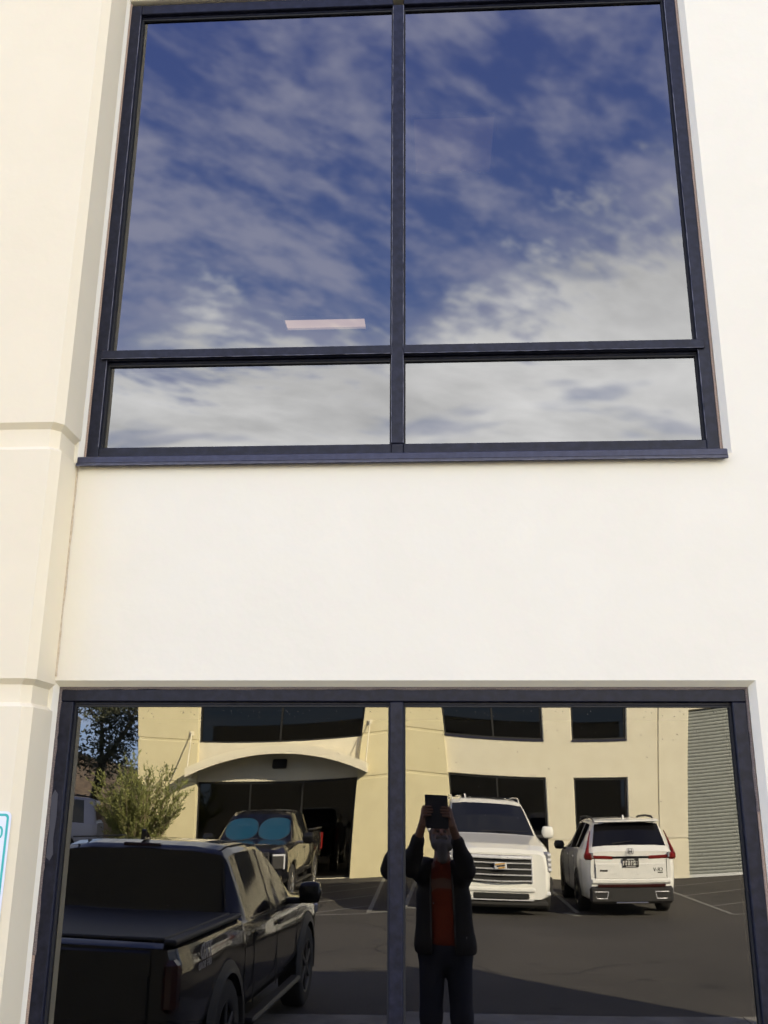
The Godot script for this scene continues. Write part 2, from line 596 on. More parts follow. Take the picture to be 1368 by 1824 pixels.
# a pane bowed outwards by a few millimetres, as sealed units are, and set at a slight lean
func pane(parent: Node, x0: float, x1: float, y0: float, y1: float, z: float, bow: float, lean: float, ybow0 := -99.0) -> void:
	var st := tool()
	st.set_smooth_group(1)
	var n := 28
	var low := y0 if ybow0 < -90.0 else ybow0
	var at := func(i: int, j: int) -> Vector3:
		var x := lerpf(x0, x1, float(i) / n)
		var y := lerpf(y0, y1, float(j) / n)
		var u := 2.0 * float(i) / n - 1.0
		var v := (2.0 * y - low - y1) / (y1 - low)
		return Vector3(x, y, z + bow * (1.0 - u * u) * (1.0 - v * v) + lean * (y - y1))
	var nr := func(i: int, j: int) -> Vector3:
		var y := lerpf(y0, y1, float(j) / n)
		var u := 2.0 * float(i) / n - 1.0
		var v := (2.0 * y - low - y1) / (y1 - low)
		var gx := bow * (-2.0 * u) * (1.0 - v * v) * 2.0 / (x1 - x0)
		var gy := bow * (-2.0 * v) * (1.0 - u * u) * 2.0 / (y1 - low) + lean
		return Vector3(-gx, -gy, 1.0).normalized()
	for i in n:
		for j in n:
			for k in [[0, 0], [0, 1], [1, 1], [0, 0], [1, 1], [1, 0]]:
				st.set_normal(nr.call(i + k[0], j + k[1]))
				st.add_vertex(at.call(i + k[0], j + k[1]))
	st.index()
	place(parent, "pane", st.commit(), mats.solar_glass)

func gaskets(parent: Node, x0: float, x1: float, y0: float, y1: float, z: float) -> void:
	var st := tool()
	var g := 0.007
	for r in [[x0, x0 + g, y0, y1], [x1 - g, x1, y0, y1], [x0 + g, x1 - g, y0, y0 + g], [x0 + g, x1 - g, y1 - g, y1]]:
		box(st, Vector3(r[0], r[2], z - 0.001), Vector3(r[1], r[3], z + 0.010))
	put(parent, "gasket", st, mats.gasket)

# ---------------------------------------------------------------- the building in front of the camera
const FL := -1.432   # window frames: left and right edge
const FR := 1.119
const M0 := -0.181   # mullion
const M1 := -0.131
const FZ := -0.035   # face of the frames
const GZ := -0.068   # glass

func build_office() -> void:
	var b := thing("office_building", "off-white stucco office building with dark framed mirror windows on two floors", "building")
	# main wall with two openings
	var st := tool()
	wall(st, -1.50, 9.6, 0.0, 6.4, 0.0, -1.0, 0.22, [
		[-1.438, 1.129, 0.0, 2.385, 0.013, 0.021, 0.0, 0.021],
		[-1.438, 1.129, 3.285, 5.632, 0.013, 0.021, 0.0, 0.021]])
	put(b, "wall", st, mats.wall_white)
	# the pier on the left, standing proud, with two grooves
	st = tool()
	proud_panel(st, -12.0, -1.447, 0.0, 6.4, 0.20, -1.0, 0.42, [[2.291, 2.307, 2.370, 2.390, 0.018], [3.264, 3.281, 3.353, 3.376, 0.018]], false, true, 0.030, 0.030)
	var pier := put(b, "pier", st, mats.wall_cream)
	pier.set_meta("label", "cream painted pier with two horizontal grooves")
	# sides, back, roof, floors and ceilings
	st = tool()
	box(st, Vector3(9.4, 0, -12), Vector3(9.599, 6.4, -0.22))
	box(st, Vector3(-12, 0, -12.2), Vector3(9.6, 6.4, -12))
	box(st, Vector3(-12.2, 0, -12), Vector3(-12.001, 6.4, 0.18))
	box(st, Vector3(-12, 6.4, -12), Vector3(9.6, 6.42, 0.1))
	put(b, "side_wall", st, mats.wall_white)
	st = tool()
	box(st, Vector3(-11.9, 6.0, -11.9), Vector3(9.3, 6.2, -0.23))
	put(b, "roof", st, mats.room)
	st = tool()
	box(st, Vector3(-11.9, 2.75, -11.9), Vector3(9.3, 3.15, -0.23))
	put(b, "floor", st, mats.room)
	st = tool()
	box(st, Vector3(-11.9, 5.72, -11.9), Vector3(9.3, 5.76, -0.23))
	put(b, "ceiling", st, mats.room)
	st = tool()
	box(st, Vector3(-11.9, 0.0, -6.3), Vector3(9.3, 5.7, -6.2))
	box(st, Vector3(-4.1, 0.0, -6.2), Vector3(-4.0, 5.7, -0.23))
	box(st, Vector3(3.6, 0.0, -6.2), Vector3(3.7, 5.7, -0.23))
	put(b, "partition", st, mats.room)
	bead(b, mats.caulk, Vector3(-1.446, 2.42, 0.0015), Vector3(-1.446, 3.255, 0.0015), Vector3(1, 0, 0), 0.010, 0.0025, Vector3(0.001, 0, 0.003), 14)
	build_upper_window(b)
	build_lower_window(b)
	build_sign()
	ceiling_light(Vector3(-0.89, 5.714, -3.41), Vector2(0.66, 0.18), 0.30, "lit ceiling panel seen through the upper left window pane", true)
	ceiling_light(Vector3(0.12, 5.714, -1.245), Vector2(0.47, 0.51), 0.015, "dim ceiling panel seen through the upper right window pane", false)

func build_upper_window(b: Node) -> void:
	var w := part(b, "window")
	w.set_meta("label", "upper window of four mirror panes in a dark frame")
	var f: Material = mats.frame
	beam(w, "jamb", f, Vector3(FL, 3.306, FZ - 0.11), Vector3(FL + 0.05, 5.612, FZ))
	beam(w, "jamb", f, Vector3(FR - 0.05, 3.306, FZ - 0.11), Vector3(FR, 5.612, FZ))
	beam(w, "mullion", f, Vector3(M0, 3.358, FZ - 0.11), Vector3(M1, 5.558, FZ))
	for sp in [[FL + 0.05, M0], [M1, FR - 0.05]]:
		beam(w, "head_rail", f, Vector3(sp[0], 5.559, FZ - 0.11), Vector3(sp[1], 5.612, FZ - 0.001))
		beam(w, "transom", f, Vector3(sp[0], 3.748, FZ - 0.11), Vector3(sp[1], 3.796, FZ - 0.001))
		beam(w, "sill_rail", f, Vector3(sp[0], 3.306, FZ - 0.11), Vector3(sp[1], 3.356, FZ - 0.001))
		# glazing stops, set back
		beam(w, "glazing_stop", f, Vector3(sp[0], 5.547, FZ - 0.10), Vector3(sp[1], 5.559, FZ - 0.020), 0.002)
		beam(w, "glazing_stop", f, Vector3(sp[0], 3.736, FZ - 0.10), Vector3(sp[1], 3.748, FZ - 0.020), 0.002)
	beam(w, "mullion_foot", f, Vector3(M0, 3.306, FZ - 0.11), Vector3(M1, 3.3575, FZ - 0.002))
	# snap-on caps of the transom, lapping over the jambs
	beam(w, "transom_cap", f, Vector3(FL + 0.026, 3.750, FZ), Vector3(M0 - 0.001, 3.789, FZ + 0.012), 0.002)
	beam(w, "transom_cap", f, Vector3(M1 + 0.001, 3.750, FZ), Vector3(FR - 0.024, 3.789, FZ + 0.012), 0.002)
	for p in [[FL + 0.05, M0, 3.796, 5.547, 0.0030, 0.0006], [M1, FR - 0.05, 3.796, 5.547, 0.0022, -0.0010], [FL + 0.05, M0, 3.356, 3.736, 0.0009, 0.0022], [M1, FR - 0.05, 3.356, 3.736, 0.0007, -0.0014]]:
		gaskets(w, p[0], p[1], p[2], p[3], GZ)
		pane(w, p[0], p[1], p[2], p[3], GZ, p[4], p[5])
	# where the paint has worn off the arrises
	var e := Vector3(0, 0, 0.0006)
	for q in [[Vector3(FL + 0.03, 3.751, FZ + 0.0125), Vector3(M0 - 0.004, 3.751, FZ + 0.0125), Vector3.UP, 31], [Vector3(M1 + 0.004, 3.751, FZ + 0.0125), Vector3(FR - 0.03, 3.751, FZ + 0.0125), Vector3.UP, 32],
			[Vector3(M1 - 0.001, 3.36, FZ + 0.0005), Vector3(M1 - 0.001, 5.55, FZ + 0.0005), Vector3.RIGHT, 33], [Vector3(M0 + 0.001, 3.36, FZ + 0.0005), Vector3(M0 + 0.001, 5.55, FZ + 0.0005), Vector3.RIGHT, 34],
			[Vector3(FL + 0.049, 3.36, FZ + 0.0005), Vector3(FL + 0.049, 5.55, FZ + 0.0005), Vector3.RIGHT, 35], [Vector3(FR - 0.049, 3.36, FZ + 0.0005), Vector3(FR - 0.049, 5.55, FZ + 0.0005), Vector3.RIGHT, 36],
			[Vector3(-1.44, 3.256, 0.0315), Vector3(1.125, 3.256, 0.0315), Vector3.UP, 37]]:
		bead(w, mats.bare_metal, q[0], q[1], q[2], 0.0016, 0.0014, e, q[3], "worn_edge")
	# sill flashing under the frame
	var fl := tool()
	bevel_box(fl, Transform3D(Basis(Vector3.RIGHT, -0.10), Vector3(-0.157, 3.277, 0.006)), Vector3(2.566, 0.030, 0.05), 0.003)
	put(w, "sill_flashing", fl, mats.flashing)
	beam(w, "flashing_lip", mats.flashing, Vector3(-1.443, 3.254, 0.022), Vector3(1.127, 3.268, 0.031), 0.002)
	bead(w, mats.sealant_light, Vector3(-1.43, 3.301, FZ + 0.02), Vector3(1.12, 3.301, FZ + 0.02), Vector3(0, 1, 0), 0.008, 0.001, Vector3(0, 0, 0.008), 5)
	bead(w, mats.sealant_light, Vector3(-1.4355, 3.30, FZ - 0.004), Vector3(-1.4355, 5.62, FZ - 0.004), Vector3(1, 0, 0), 0.013, 0.0015, Vector3(0, 0, 0.006), 6)
	bead(w, mats.sealant_light, Vector3(1.124, 3.30, FZ - 0.004), Vector3(1.124, 5.62, FZ - 0.004), Vector3(-1, 0, 0), 0.011, 0.0015, Vector3(0, 0, 0.006), 7)

func build_lower_window(b: Node) -> void:
	var w := part(b, "window")
	w.set_meta("label", "lower window of two tall mirror panes in a dark frame")
	var f: Material = mats.frame
	beam(w, "jamb", f, Vector3(FL, 0.01, FZ - 0.11), Vector3(FL + 0.05, 2.331, FZ))
	beam(w, "jamb", f, Vector3(FR - 0.05, 0.01, FZ - 0.11), Vector3(FR, 2.331, FZ))
	beam(w, "head_rail", f, Vector3(FL, 2.332, FZ - 0.11), Vector3(FR, 2.377, FZ))
	beam(w, "mullion", f, Vector3(M0, 0.06, FZ - 0.11), Vector3(M1, 2.331, FZ))
	for sp in [[FL + 0.05, M0], [M1, FR - 0.05]]:
		beam(w, "sill_rail", f, Vector3(sp[0], 0.01, FZ - 0.11), Vector3(sp[1], 0.06, FZ - 0.001))
		beam(w, "glazing_stop", f, Vector3(sp[0], 2.321, FZ - 0.10), Vector3(sp[1], 2.3315, FZ - 0.020), 0.002)
		gaskets(w, sp[0], sp[1], 0.06, 2.321, GZ)
	pane(w, FL + 0.05, M0, 0.06, 2.321, GZ, 0.004, 0.0)
	pane(w, M1, FR - 0.05, 0.06, 2.321, GZ, 0.004, 0.00235)
	dust(w, FL + 0.05, M0, 0.06, 2.321, 0.004, 0.0, 150, 71)
	dust(w, M1, FR - 0.05, 0.06, 2.321, 0.004, 0.00235, 130, 72)
	var sm := tool()
	slab(sm, PackedVector2Array([Vector2(-0.014, 0.10), Vector2(-0.004, 0.125), Vector2(0.009, 0.11), Vector2(0.012, 0.03), Vector2(0.008, -0.05), Vector2(0.013, -0.10), Vector2(0.002, -0.122), Vector2(-0.012, -0.11), Vector2(-0.010, -0.02)]), Transform3D(Basis(), Vector3(FL + 0.018, 1.885, FZ + 0.0008)), 0.001)
	put(w, "paint_smear", sm, mats.old_paint)
	bead(w, mats.sealant, Vector3(FL - 0.006, 2.382, FZ - 0.002), Vector3(FR + 0.008, 2.382, FZ - 0.002), Vector3(0, -1, 0), 0.016, 0.004, Vector3(0, 0, 0.006), 8)
	bead(w, mats.sealant, Vector3(-1.4355, 1.45, FZ - 0.002), Vector3(-1.4355, 2.38, FZ - 0.002), Vector3(1, 0, 0), 0.018, 0.004, Vector3(0, 0, 0.006), 9)
	bead(w, mats.sealant_light, Vector3(-1.4355, 0.01, FZ - 0.002), Vector3(-1.4355, 1.45, FZ - 0.002), Vector3(1, 0, 0), 0.013, 0.0015, Vector3(0, 0, 0.006), 10)
	bead(w, mats.sealant, Vector3(1.124, 1.95, FZ - 0.002), Vector3(1.124, 2.38, FZ - 0.002), Vector3(-1, 0, 0), 0.013, 0.004, Vector3(0, 0, 0.006), 11)
	bead(w, mats.sealant_light, Vector3(1.124, 0.01, FZ - 0.002), Vector3(1.124, 1.95, FZ - 0.002), Vector3(-1, 0, 0), 0.011, 0.0015, Vector3(0, 0, 0.006), 12)

# specks of dust and dried rain on a pane, thicker towards its head
func dust(parent: Node, x0: float, x1: float, y0: float, y1: float, bow: float, lean: float, n: int, sd: int) -> void:
	var st := tool()
	var r := RandomNumberGenerator.new()
	r.seed = sd
	for k in n:
		var x := r.randf_range(x0 + 0.02, x1 - 0.02)
		var y := y1 - 0.02 - (y1 - y0 - 0.04) * pow(r.randf(), 3.2)
		var u := (2.0 * x - x0 - x1) / (x1 - x0)
		var v := (2.0 * y - y0 - y1) / (y1 - y0)
		var z := GZ + bow * (1.0 - u * u) * (1.0 - v * v) + lean * (y - y1) + 0.0006
		var s := r.randf_range(0.0008, 0.0022)
		var p := []
		for q in 5:
			var a := TAU * q / 5.0 + r.randf()
			p.append(Vector3(x + cos(a) * s * r.randf_range(0.6, 1.2), y + sin(a) * s * r.randf_range(0.7, 1.5), z))
		for q in 3:
			tri(st, p[0], p[q + 1], p[q + 2], Vector3.BACK)
	var o := put(parent, "dust", st, mats.dust)
	o.set_meta("kind", "stuff")

func build_sign() -> void:
	var s := thing("wall_sign", "white sign with teal border on the cream pier beside the lower window", "sign", Vector3(-1.645, 1.70, 0.2035))
	var st := tool()
	slab(st, rounded(-0.178, -0.235, 0.178, 0.235, 0.018), Transform3D(), 0.003)
	put(s, "plate", st, mats.sign_white)
	# the border: a ring of eight short straights and corners
	st = tool()
	var o := rounded(-0.171, -0.228, 0.171, 0.228, 0.014)
	var i := rounded(-0.163, -0.220, 0.163, 0.220, 0.008)
	for k in o.size():
		var n := (k + 1) % o.size()
		var z := 0.0024
		quad(st, Vector3(o[k].x, o[k].y, z), Vector3(o[n].x, o[n].y, z), Vector3(i[n].x, i[n].y, z), Vector3(i[k].x, i[k].y, z), Vector3.BACK)
	put(s, "border", st, mats.sign_teal)
	lettering(s, "letter", "D", 0.042, mats.sign_teal, Transform3D(Basis().scaled(Vector3(0.72, 1, 1)), Vector3(0.143, 0.166, 0.0024)), true, 0.0015)

func ceiling_light(at: Vector3, size: Vector2, glow: float, label: String, lamp: bool) -> void:
	var t := thing("ceiling_light", label, "ceiling light", at, 0.0, "ceiling lights of the upper room")
	var st := tool()
	for r in [[-0.5, 0.5, -0.5, -0.5], [-0.5, 0.5, 0.5, 0.5], [-0.5, -0.5, -0.5, 0.5], [0.5, 0.5, -0.5, 0.5]]:
		bevel_box(st, Transform3D(Basis(), Vector3((r[0] + r[1]) * 0.5 * size.x, -0.008, (r[2] + r[3]) * 0.5 * size.y)), Vector3(maxf((r[1] - r[0]) * size.x, 0.012), 0.028, maxf((r[3] - r[2]) * size.y, 0.012)), 0.0)
	put(t, "trim", st, mats.steel)
	var m := mat("diffuser_%d" % taken["ceiling_light"], lin(0.7, 0.66, 0.6), 0.6)
	m.emission_enabled = true
	m.emission = lin(1.0, 0.70, 0.46)
	m.emission_energy_multiplier = glow
	st = tool()
	bevel_box(st, Transform3D(), Vector3(size.x - 0.014, 0.008, size.y - 0.014), 0.0)
	put(t, "diffuser", st, m)
	var l := AreaLight3D.new()
	l.name = "lamp"
	l.area_size = size
	l.light_energy = glow * 0.2
	l.light_color = Color(1.0, 0.9, 0.8)
	l.shadow_enabled = true
	l.transform = Transform3D(Basis(Vector3.RIGHT, -PI / 2), Vector3(0, -0.03, 0))
	t.add_child(l)

# ---------------------------------------------------------------- the building opposite, seen in the glass
const OZ := 24.2

func far_window(b: Node, label: String, x0: float, x1: float, y0: float, y1: float, across: int, transom: float, sill: bool) -> void:
	var w := part(b, "window")
	w.set_meta("label", label)
	var z := OZ + 0.06
	var f: Material = mats.far_frame
	beam(w, "jamb", f, Vector3(x0, y0, z), Vector3(x0 + 0.05, y1, z + 0.1), 0.0)
	beam(w, "jamb", f, Vector3(x1 - 0.05, y0, z), Vector3(x1, y1, z + 0.1), 0.0)
	beam(w, "head_rail", f, Vector3(x0 + 0.05, y1 - 0.05, z + 0.002), Vector3(x1 - 0.05, y1, z + 0.1), 0.0)
	beam(w, "sill_rail", f, Vector3(x0 + 0.05, y0, z + 0.002), Vector3(x1 - 0.05, y0 + 0.05, z + 0.1), 0.0)
	var step := (x1 - x0 - 0.05) / across
	var rows := [[y0 + 0.05, y1 - 0.05]] if transom <= 0.0 else [[y0 + 0.05, transom - 0.025], [transom + 0.025, y1 - 0.05]]
	for k in across:
		var a := x0 + 0.05 + step * k
		if k > 0:
			beam(w, "mullion", f, Vector3(a - 0.05, y0 + 0.05, z + 0.001), Vector3(a, y1 - 0.05, z + 0.1), 0.0)
		if transom > 0.0:
			beam(w, "transom", f, Vector3(a, transom - 0.025, z + 0.003), Vector3(a + step - 0.05, transom + 0.025, z + 0.1), 0.0)
		for r in rows:
			beam(w, "pane", mats.far_glass, Vector3(a, r[0], z + 0.05), Vector3(a + step - 0.05, r[1], z + 0.06), 0.0)
	if sill:
		beam(w, "sill_flashing", mats.flashing, Vector3(x0 - 0.02, y0 - 0.05, OZ - 0.03), Vector3(x1 + 0.02, y0, OZ + 0.06), 0.0)

func build_opposite() -> void:
	var b := thing("warehouse_building", "cream two-storey building with arched entrance canopy and grey roller door across the lot", "building")
	var fg := [[2.62, 2.64, 2.69, 2.71, 0.02], [3.82, 3.84, 3.89, 3.91, 0.02]]
	var st := tool()
	proud_panel(st, -8.74, -6.93, 0.0, 7.2, OZ - 0.14, 1.0, 0.36, fg, true, true)
	put(b, "pier", st, mats.far_panel)
	st = tool()
	proud_panel(st, -2.10, 0.06, 0.0, 7.2, OZ - 0.14, 1.0, 0.36, fg, true, true)
	put(b, "pier", st, mats.far_panel)
	st = tool()
	wall(st, -6.93, -2.10, 0.0, 7.2, OZ, 1.0, 0.22, [[-6.92, -2.11, 0.02, 2.70, 0.0, 0.0, 0.0, 0.02], [-6.92, -2.11, 3.83, 6.1, 0.0, 0.0, 0.0, 0.0]])
	put(b, "wall", st, mats.far_wall)
	st = tool()
	wall(st, 0.06, 6.17, 1.06, 7.2, OZ, 1.0, 0.22, [[0.07, 2.91, 1.06, 2.75, 0.0, 0.03, -1.0, 0.02], [0.07, 2.91, 3.83, 6.1, 0.0, 0.03, 0.0, 0.0], [3.75, 5.30, 1.08, 2.75, 0.03, 0.03, 0.0, 0.02], [3.75, 5.30, 3.83, 6.1, 0.03, 0.03, 0.0, 0.0]])
	wall(st, 2.91, 6.17, 0.0, 1.0, OZ, 1.0, 0.22, [])
	wall(st, 6.23, 15.0, 1.06, 7.2, OZ, 1.0, 0.22, [[7.07, 10.7, 1.06, 4.5, 0.02, 0.02, -1.0, 0.02]])
	wall(st, 6.23, 7.07, 0.0, 1.0, OZ, 1.0, 0.22, [])
	wall(st, 10.7, 15.0, 0.0, 1.0, OZ, 1.0, 0.22, [])
	# the joints, recessed
	wall(st, 2.91, 7.05, 1.0, 1.06, OZ + 0.025, 1.0, 0.1, [])
	wall(st, 6.17, 6.23, 0.0, 7.2, OZ + 0.026, 1.0, 0.1, [])
	for j in [[2.91, 6.17], [6.23, 7.05]]:
		quad(st, Vector3(j[0], 1.0, OZ), Vector3(j[1], 1.0, OZ), Vector3(j[1], 1.0, OZ + 0.025), Vector3(j[0], 1.0, OZ + 0.025), Vector3.UP)
		quad(st, Vector3(j[0], 1.06, OZ), Vector3(j[1], 1.06, OZ), Vector3(j[1], 1.06, OZ + 0.025), Vector3(j[0], 1.06, OZ + 0.025), Vector3.DOWN)
	for x in [6.17, 6.23]:
		quad(st, Vector3(x, 0.0, OZ), Vector3(x, 7.2, OZ), Vector3(x, 7.2, OZ + 0.026), Vector3(x, 0.0, OZ + 0.026), Vector3(1.0 if x < 6.2 else -1.0, 0, 0))
	# reveals of the openings that run on below the joint
	for q in [[2.91, -1.0], [7.07, 1.0], [10.7, -1.0]]:
		quad(st, Vector3(q[0], 0.0, OZ), Vector3(q[0], 1.06, OZ), Vector3(q[0], 1.06, OZ + 0.22), Vector3(q[0], 0.0, OZ + 0.22), Vector3(q[1], 0, 0))
	put(b, "wall", st, mats.far_wall)
	st = tool()
	box(st, Vector3(-8.73, 0.0, OZ + 0.23), Vector3(-8.55, 7.2, OZ + 14.0))
	box(st, Vector3(14.8, 0.0, OZ + 0.23), Vector3(14.99, 7.2, OZ + 14.0))
	box(st, Vector3(-8.73, 0.0, OZ + 14.01), Vector3(14.99, 7.2, OZ + 14.2))
	box(st, Vector3(-8.5, 6.6, OZ + 0.24), Vector3(14.7, 6.8, OZ + 14.0))
	box(st, Vector3(-8.5, 0.0, OZ + 0.45), Vector3(14.7, 6.55, OZ + 0.5))
	put(b, "side_wall", st, mats.far_panel)
	far_window(b, "wide dark window above the arched canopy", -6.92, -2.11, 3.83, 6.1, 2, 0.0, false)
	far_window(b, "dark glazed entrance under the arched canopy", -6.92, -2.11, 0.02, 2.70, 3, 0.0, false)
	far_window(b, "dark upper window above the white car facing the glass", 0.07, 2.91, 3.83, 6.1, 2, 0.0, true)
	far_window(b, "dark glazed shopfront behind the white car facing the glass", 0.07, 2.91, 0.02, 2.75, 2, 0.0, false)
	far_window(b, "narrow dark upper window", 3.75, 5.30, 3.83, 6.1, 1, 0.0, true)
	far_window(b, "narrow dark lower window", 3.75, 5.30, 1.08, 2.75, 1, 0.0, false)
	# the roller door, slat by slat
	var d := part(b, "roller_door")
	var slat := tool()
	var rows := []
	for k in 7:
		var a := PI * k / 6.0
		rows.append(PackedVector3Array([Vector3(7.03, -0.042 + 0.084 * k / 6.0, -0.014 * sin(a)), Vector3(10.74, -0.042 + 0.084 * k / 6.0, -0.014 * sin(a))]))
	sheet(slat, rows, func(_p): return Vector3.FORWARD, 1)
	slat.generate_normals()
	var mesh := slat.commit()
	for k in 48:
		var o := place(d, "slat", mesh, mats.shutter)
		o.position = Vector3(0, 0.12 + 0.092 * k, OZ + 0.10)
	beam(d, "backing", mats.far_frame, Vector3(7.03, 0.0, OZ + 0.12), Vector3(10.74, 4.52, OZ + 0.14), 0.0)
	beam(d, "bottom_bar", mats.shutter_bar, Vector3(7.08, 0.0, OZ + 0.07), Vector3(10.69, 0.075, OZ + 0.118), 0.004)
	# the arched canopy over the entrance
	var c := part(b, "canopy")
	st = tool()
	var n := 28
	var front := OZ - 0.92
	var top := []
	var under := []
	var face := []
	var xm := -4.45
	for k in n + 1:
		var x := lerpf(-7.10, -1.80, float(k) / n)
		var u := (x - xm) / 2.65
		var arch := 1.0 - u * u
		var yt := 3.04 + 0.66 * arch
		var yb := 2.79 + 0.66 * arch
		top.append(PackedVector3Array([Vector3(x, yt, front), Vector3(x, yt, OZ - 0.001)]))
		face.append(PackedVector3Array([Vector3(x, yb, front), Vector3(x, yt, front)]))
		under.append(PackedVector3Array([Vector3(x, yb, front), Vector3(x, yb, front + 0.10), Vector3(x, yb + 0.16, front + 0.10), Vector3(x, yb + 0.16, OZ - 0.001)]))
	sheet(st, top, func(_p): return Vector3.UP, 1)
	sheet(st, face, func(_p): return Vector3.FORWARD, 2)
	sheet(st, under, func(p): return Vector3(0, -1, 0.3 if p.z < front + 0.12 and p.z > front + 0.099 else 0.0), -1)
	for e in [[-7.10, -1.0], [-1.80, 1.0]]:
		quad(st, Vector3(e[0], 2.79, front), Vector3(e[0], 3.04, front), Vector3(e[0], 3.04, OZ - 0.15), Vector3(e[0], 2.79, OZ - 0.15), Vector3(e[1], 0, 0))
	put(c, "arch", st, mats.canopy)
	st = tool()
	bevel_box(st, Transform3D(Basis(Vector3.RIGHT, 0.3), Vector3(-4.45, 3.20, OZ - 0.09)), Vector3(0.42, 0.26, 0.16), 0.03)
	put(c, "wall_lamp", st, mats.far_frame)
	for a in [[Vector3(-7.12, 4.07, OZ - 0.14), Vector3(-7.04, 3.08, front + 0.06)], [Vector3(-1.90, 4.19, OZ - 0.14), Vector3(-1.84, 3.08, front + 0.06)]]:
		var s2 := tool()
		tube(s2, [a[0] + Vector3(0, 0, -0.05), a[1]], [0.017, 0.017], 6)
		var rod := put(c, "tie_rod", s2, mats.canopy)
		s2 = tool()
		bevel_box(s2, Transform3D(Basis(), a[0] + Vector3(0, 0, -0.02)), Vector3(0.13, 0.13, 0.04), 0.008)
		bevel_box(s2, Transform3D(Basis(), a[0] + Vector3(0, 0, -0.06)), Vector3(0.03, 0.08, 0.06), 0.004)
		put(rod, "anchor_plate", s2, mats.canopy)

# ---------------------------------------------------------------- vehicles
func cv(keys: Array, s: float) -> float:
	if s <= keys[0][0]:
		return keys[0][1]
	for i in keys.size() - 1:
		var a: Array = keys[i]
		var b: Array = keys[i + 1]
		if s <= b[0]:
			return lerpf(a[1], b[1], (s - a[0]) / maxf(b[0] - a[0], 1e-6))
	return keys[-1][1]

func paint(key: String, col: Color, rough := 0.35) -> StandardMaterial3D:
	var m := mat(key, col, rough)
	m.clearcoat_enabled = true
	m.clearcoat = 1.0
	m.clearcoat_roughness = 0.02
	return m

func vehicle_materials() -> void:
	paint("paint_white", lin(0.76, 0.755, 0.72))
	paint("paint_black", lin(0.006, 0.006, 0.008), 0.4).metallic_specular = 0.15
	mat("car_glass", lin(0.012, 0.013, 0.014), 0.02)
	mat("plastic", lin(0.018, 0.017, 0.017), 0.6)
	mat("grille_black", lin(0.005, 0.005, 0.005), 0.6)
	mat("rubber", lin(0.022, 0.021, 0.02), 0.85)
	mat("chrome", lin(0.62, 0.62, 0.64), 0.08, 1.0)
	mat("alloy", lin(0.45, 0.45, 0.46), 0.25, 0.9)
	mat("alloy_dark", lin(0.05, 0.05, 0.052), 0.35, 0.6)
	mat("lamp_glass", lin(0.35, 0.36, 0.40), 0.05, 0.4)
	mat("lamp_red", lin(0.15, 0.009, 0.007), 0.12)
	mat("silver", lin(0.70, 0.70, 0.72), 0.28, 0.25)
	mat("lamp_smoked", lin(0.035, 0.006, 0.005), 0.08)
	mat("black_gloss", lin(0.006, 0.006, 0.007), 0.08)
	mat("plate_black", lin(0.01, 0.01, 0.01), 0.5)
	mat("plate_white", lin(0.75, 0.73, 0.68), 0.5)
	mat("gold", lin(0.62, 0.36, 0.10), 0.4, 0.2)
	mat("decal", lin(0.40, 0.38, 0.36), 0.5)
	mat("shade_blue", lin(0.003, 0.058, 0.10), 0.5)
	mat("seat", lin(0.35, 0.33, 0.22), 0.8)
	var g := mat("clear_glass", lin(0.01, 0.012, 0.012, 0.06), 0.0)
	g.transparency = BaseMaterial3D.TRANSPARENCY_ALPHA
	mat("seam", lin(0.02, 0.02, 0.02), 0.8)

func section(c: Dictionary, s: float) -> PackedVector2Array:
	var w := cv(c.W, s)
	var b := cv(c.B, s)
	var t := cv(c.T, s)
	var rw := cv(c.RW, s)
	var sill := cv(c.sill, s)
	var g := maxf(t - b, 0.03)
	var y6 := b + minf(0.015, g * 0.2)
	var y7 := maxf(y6 + 0.003, t - minf(0.10, g * 0.5))
	var p := PackedVector2Array([
		Vector2(w * 0.86, sill), Vector2(w * 0.965, sill + 0.05), Vector2(w * 0.99, lerpf(sill, b, 0.32)), Vector2(w, lerpf(sill, b, 0.62)),
		Vector2(w * 0.985, lerpf(sill, b, 0.86)), Vector2(w * 0.955, b), Vector2(minf(w * 0.935, w - 0.03), y6),
		Vector2(minf(w * 0.92, rw), y7), Vector2(rw * 0.93, t - minf(0.04, g * 0.25)), Vector2(rw * 0.6, t - minf(0.010, g * 0.1)), Vector2(0, t)])
	for a in c.arches:
		var d: float = absf(s - a[0])
		if d < a[1]:
			var y: float = a[2] + sqrt(a[1] * a[1] - d * d)
			for k in 6:
				p[k].y = maxf(p[k].y, minf(y + 0.004 * k, b - 0.01 + 0.001 * k))
	return p

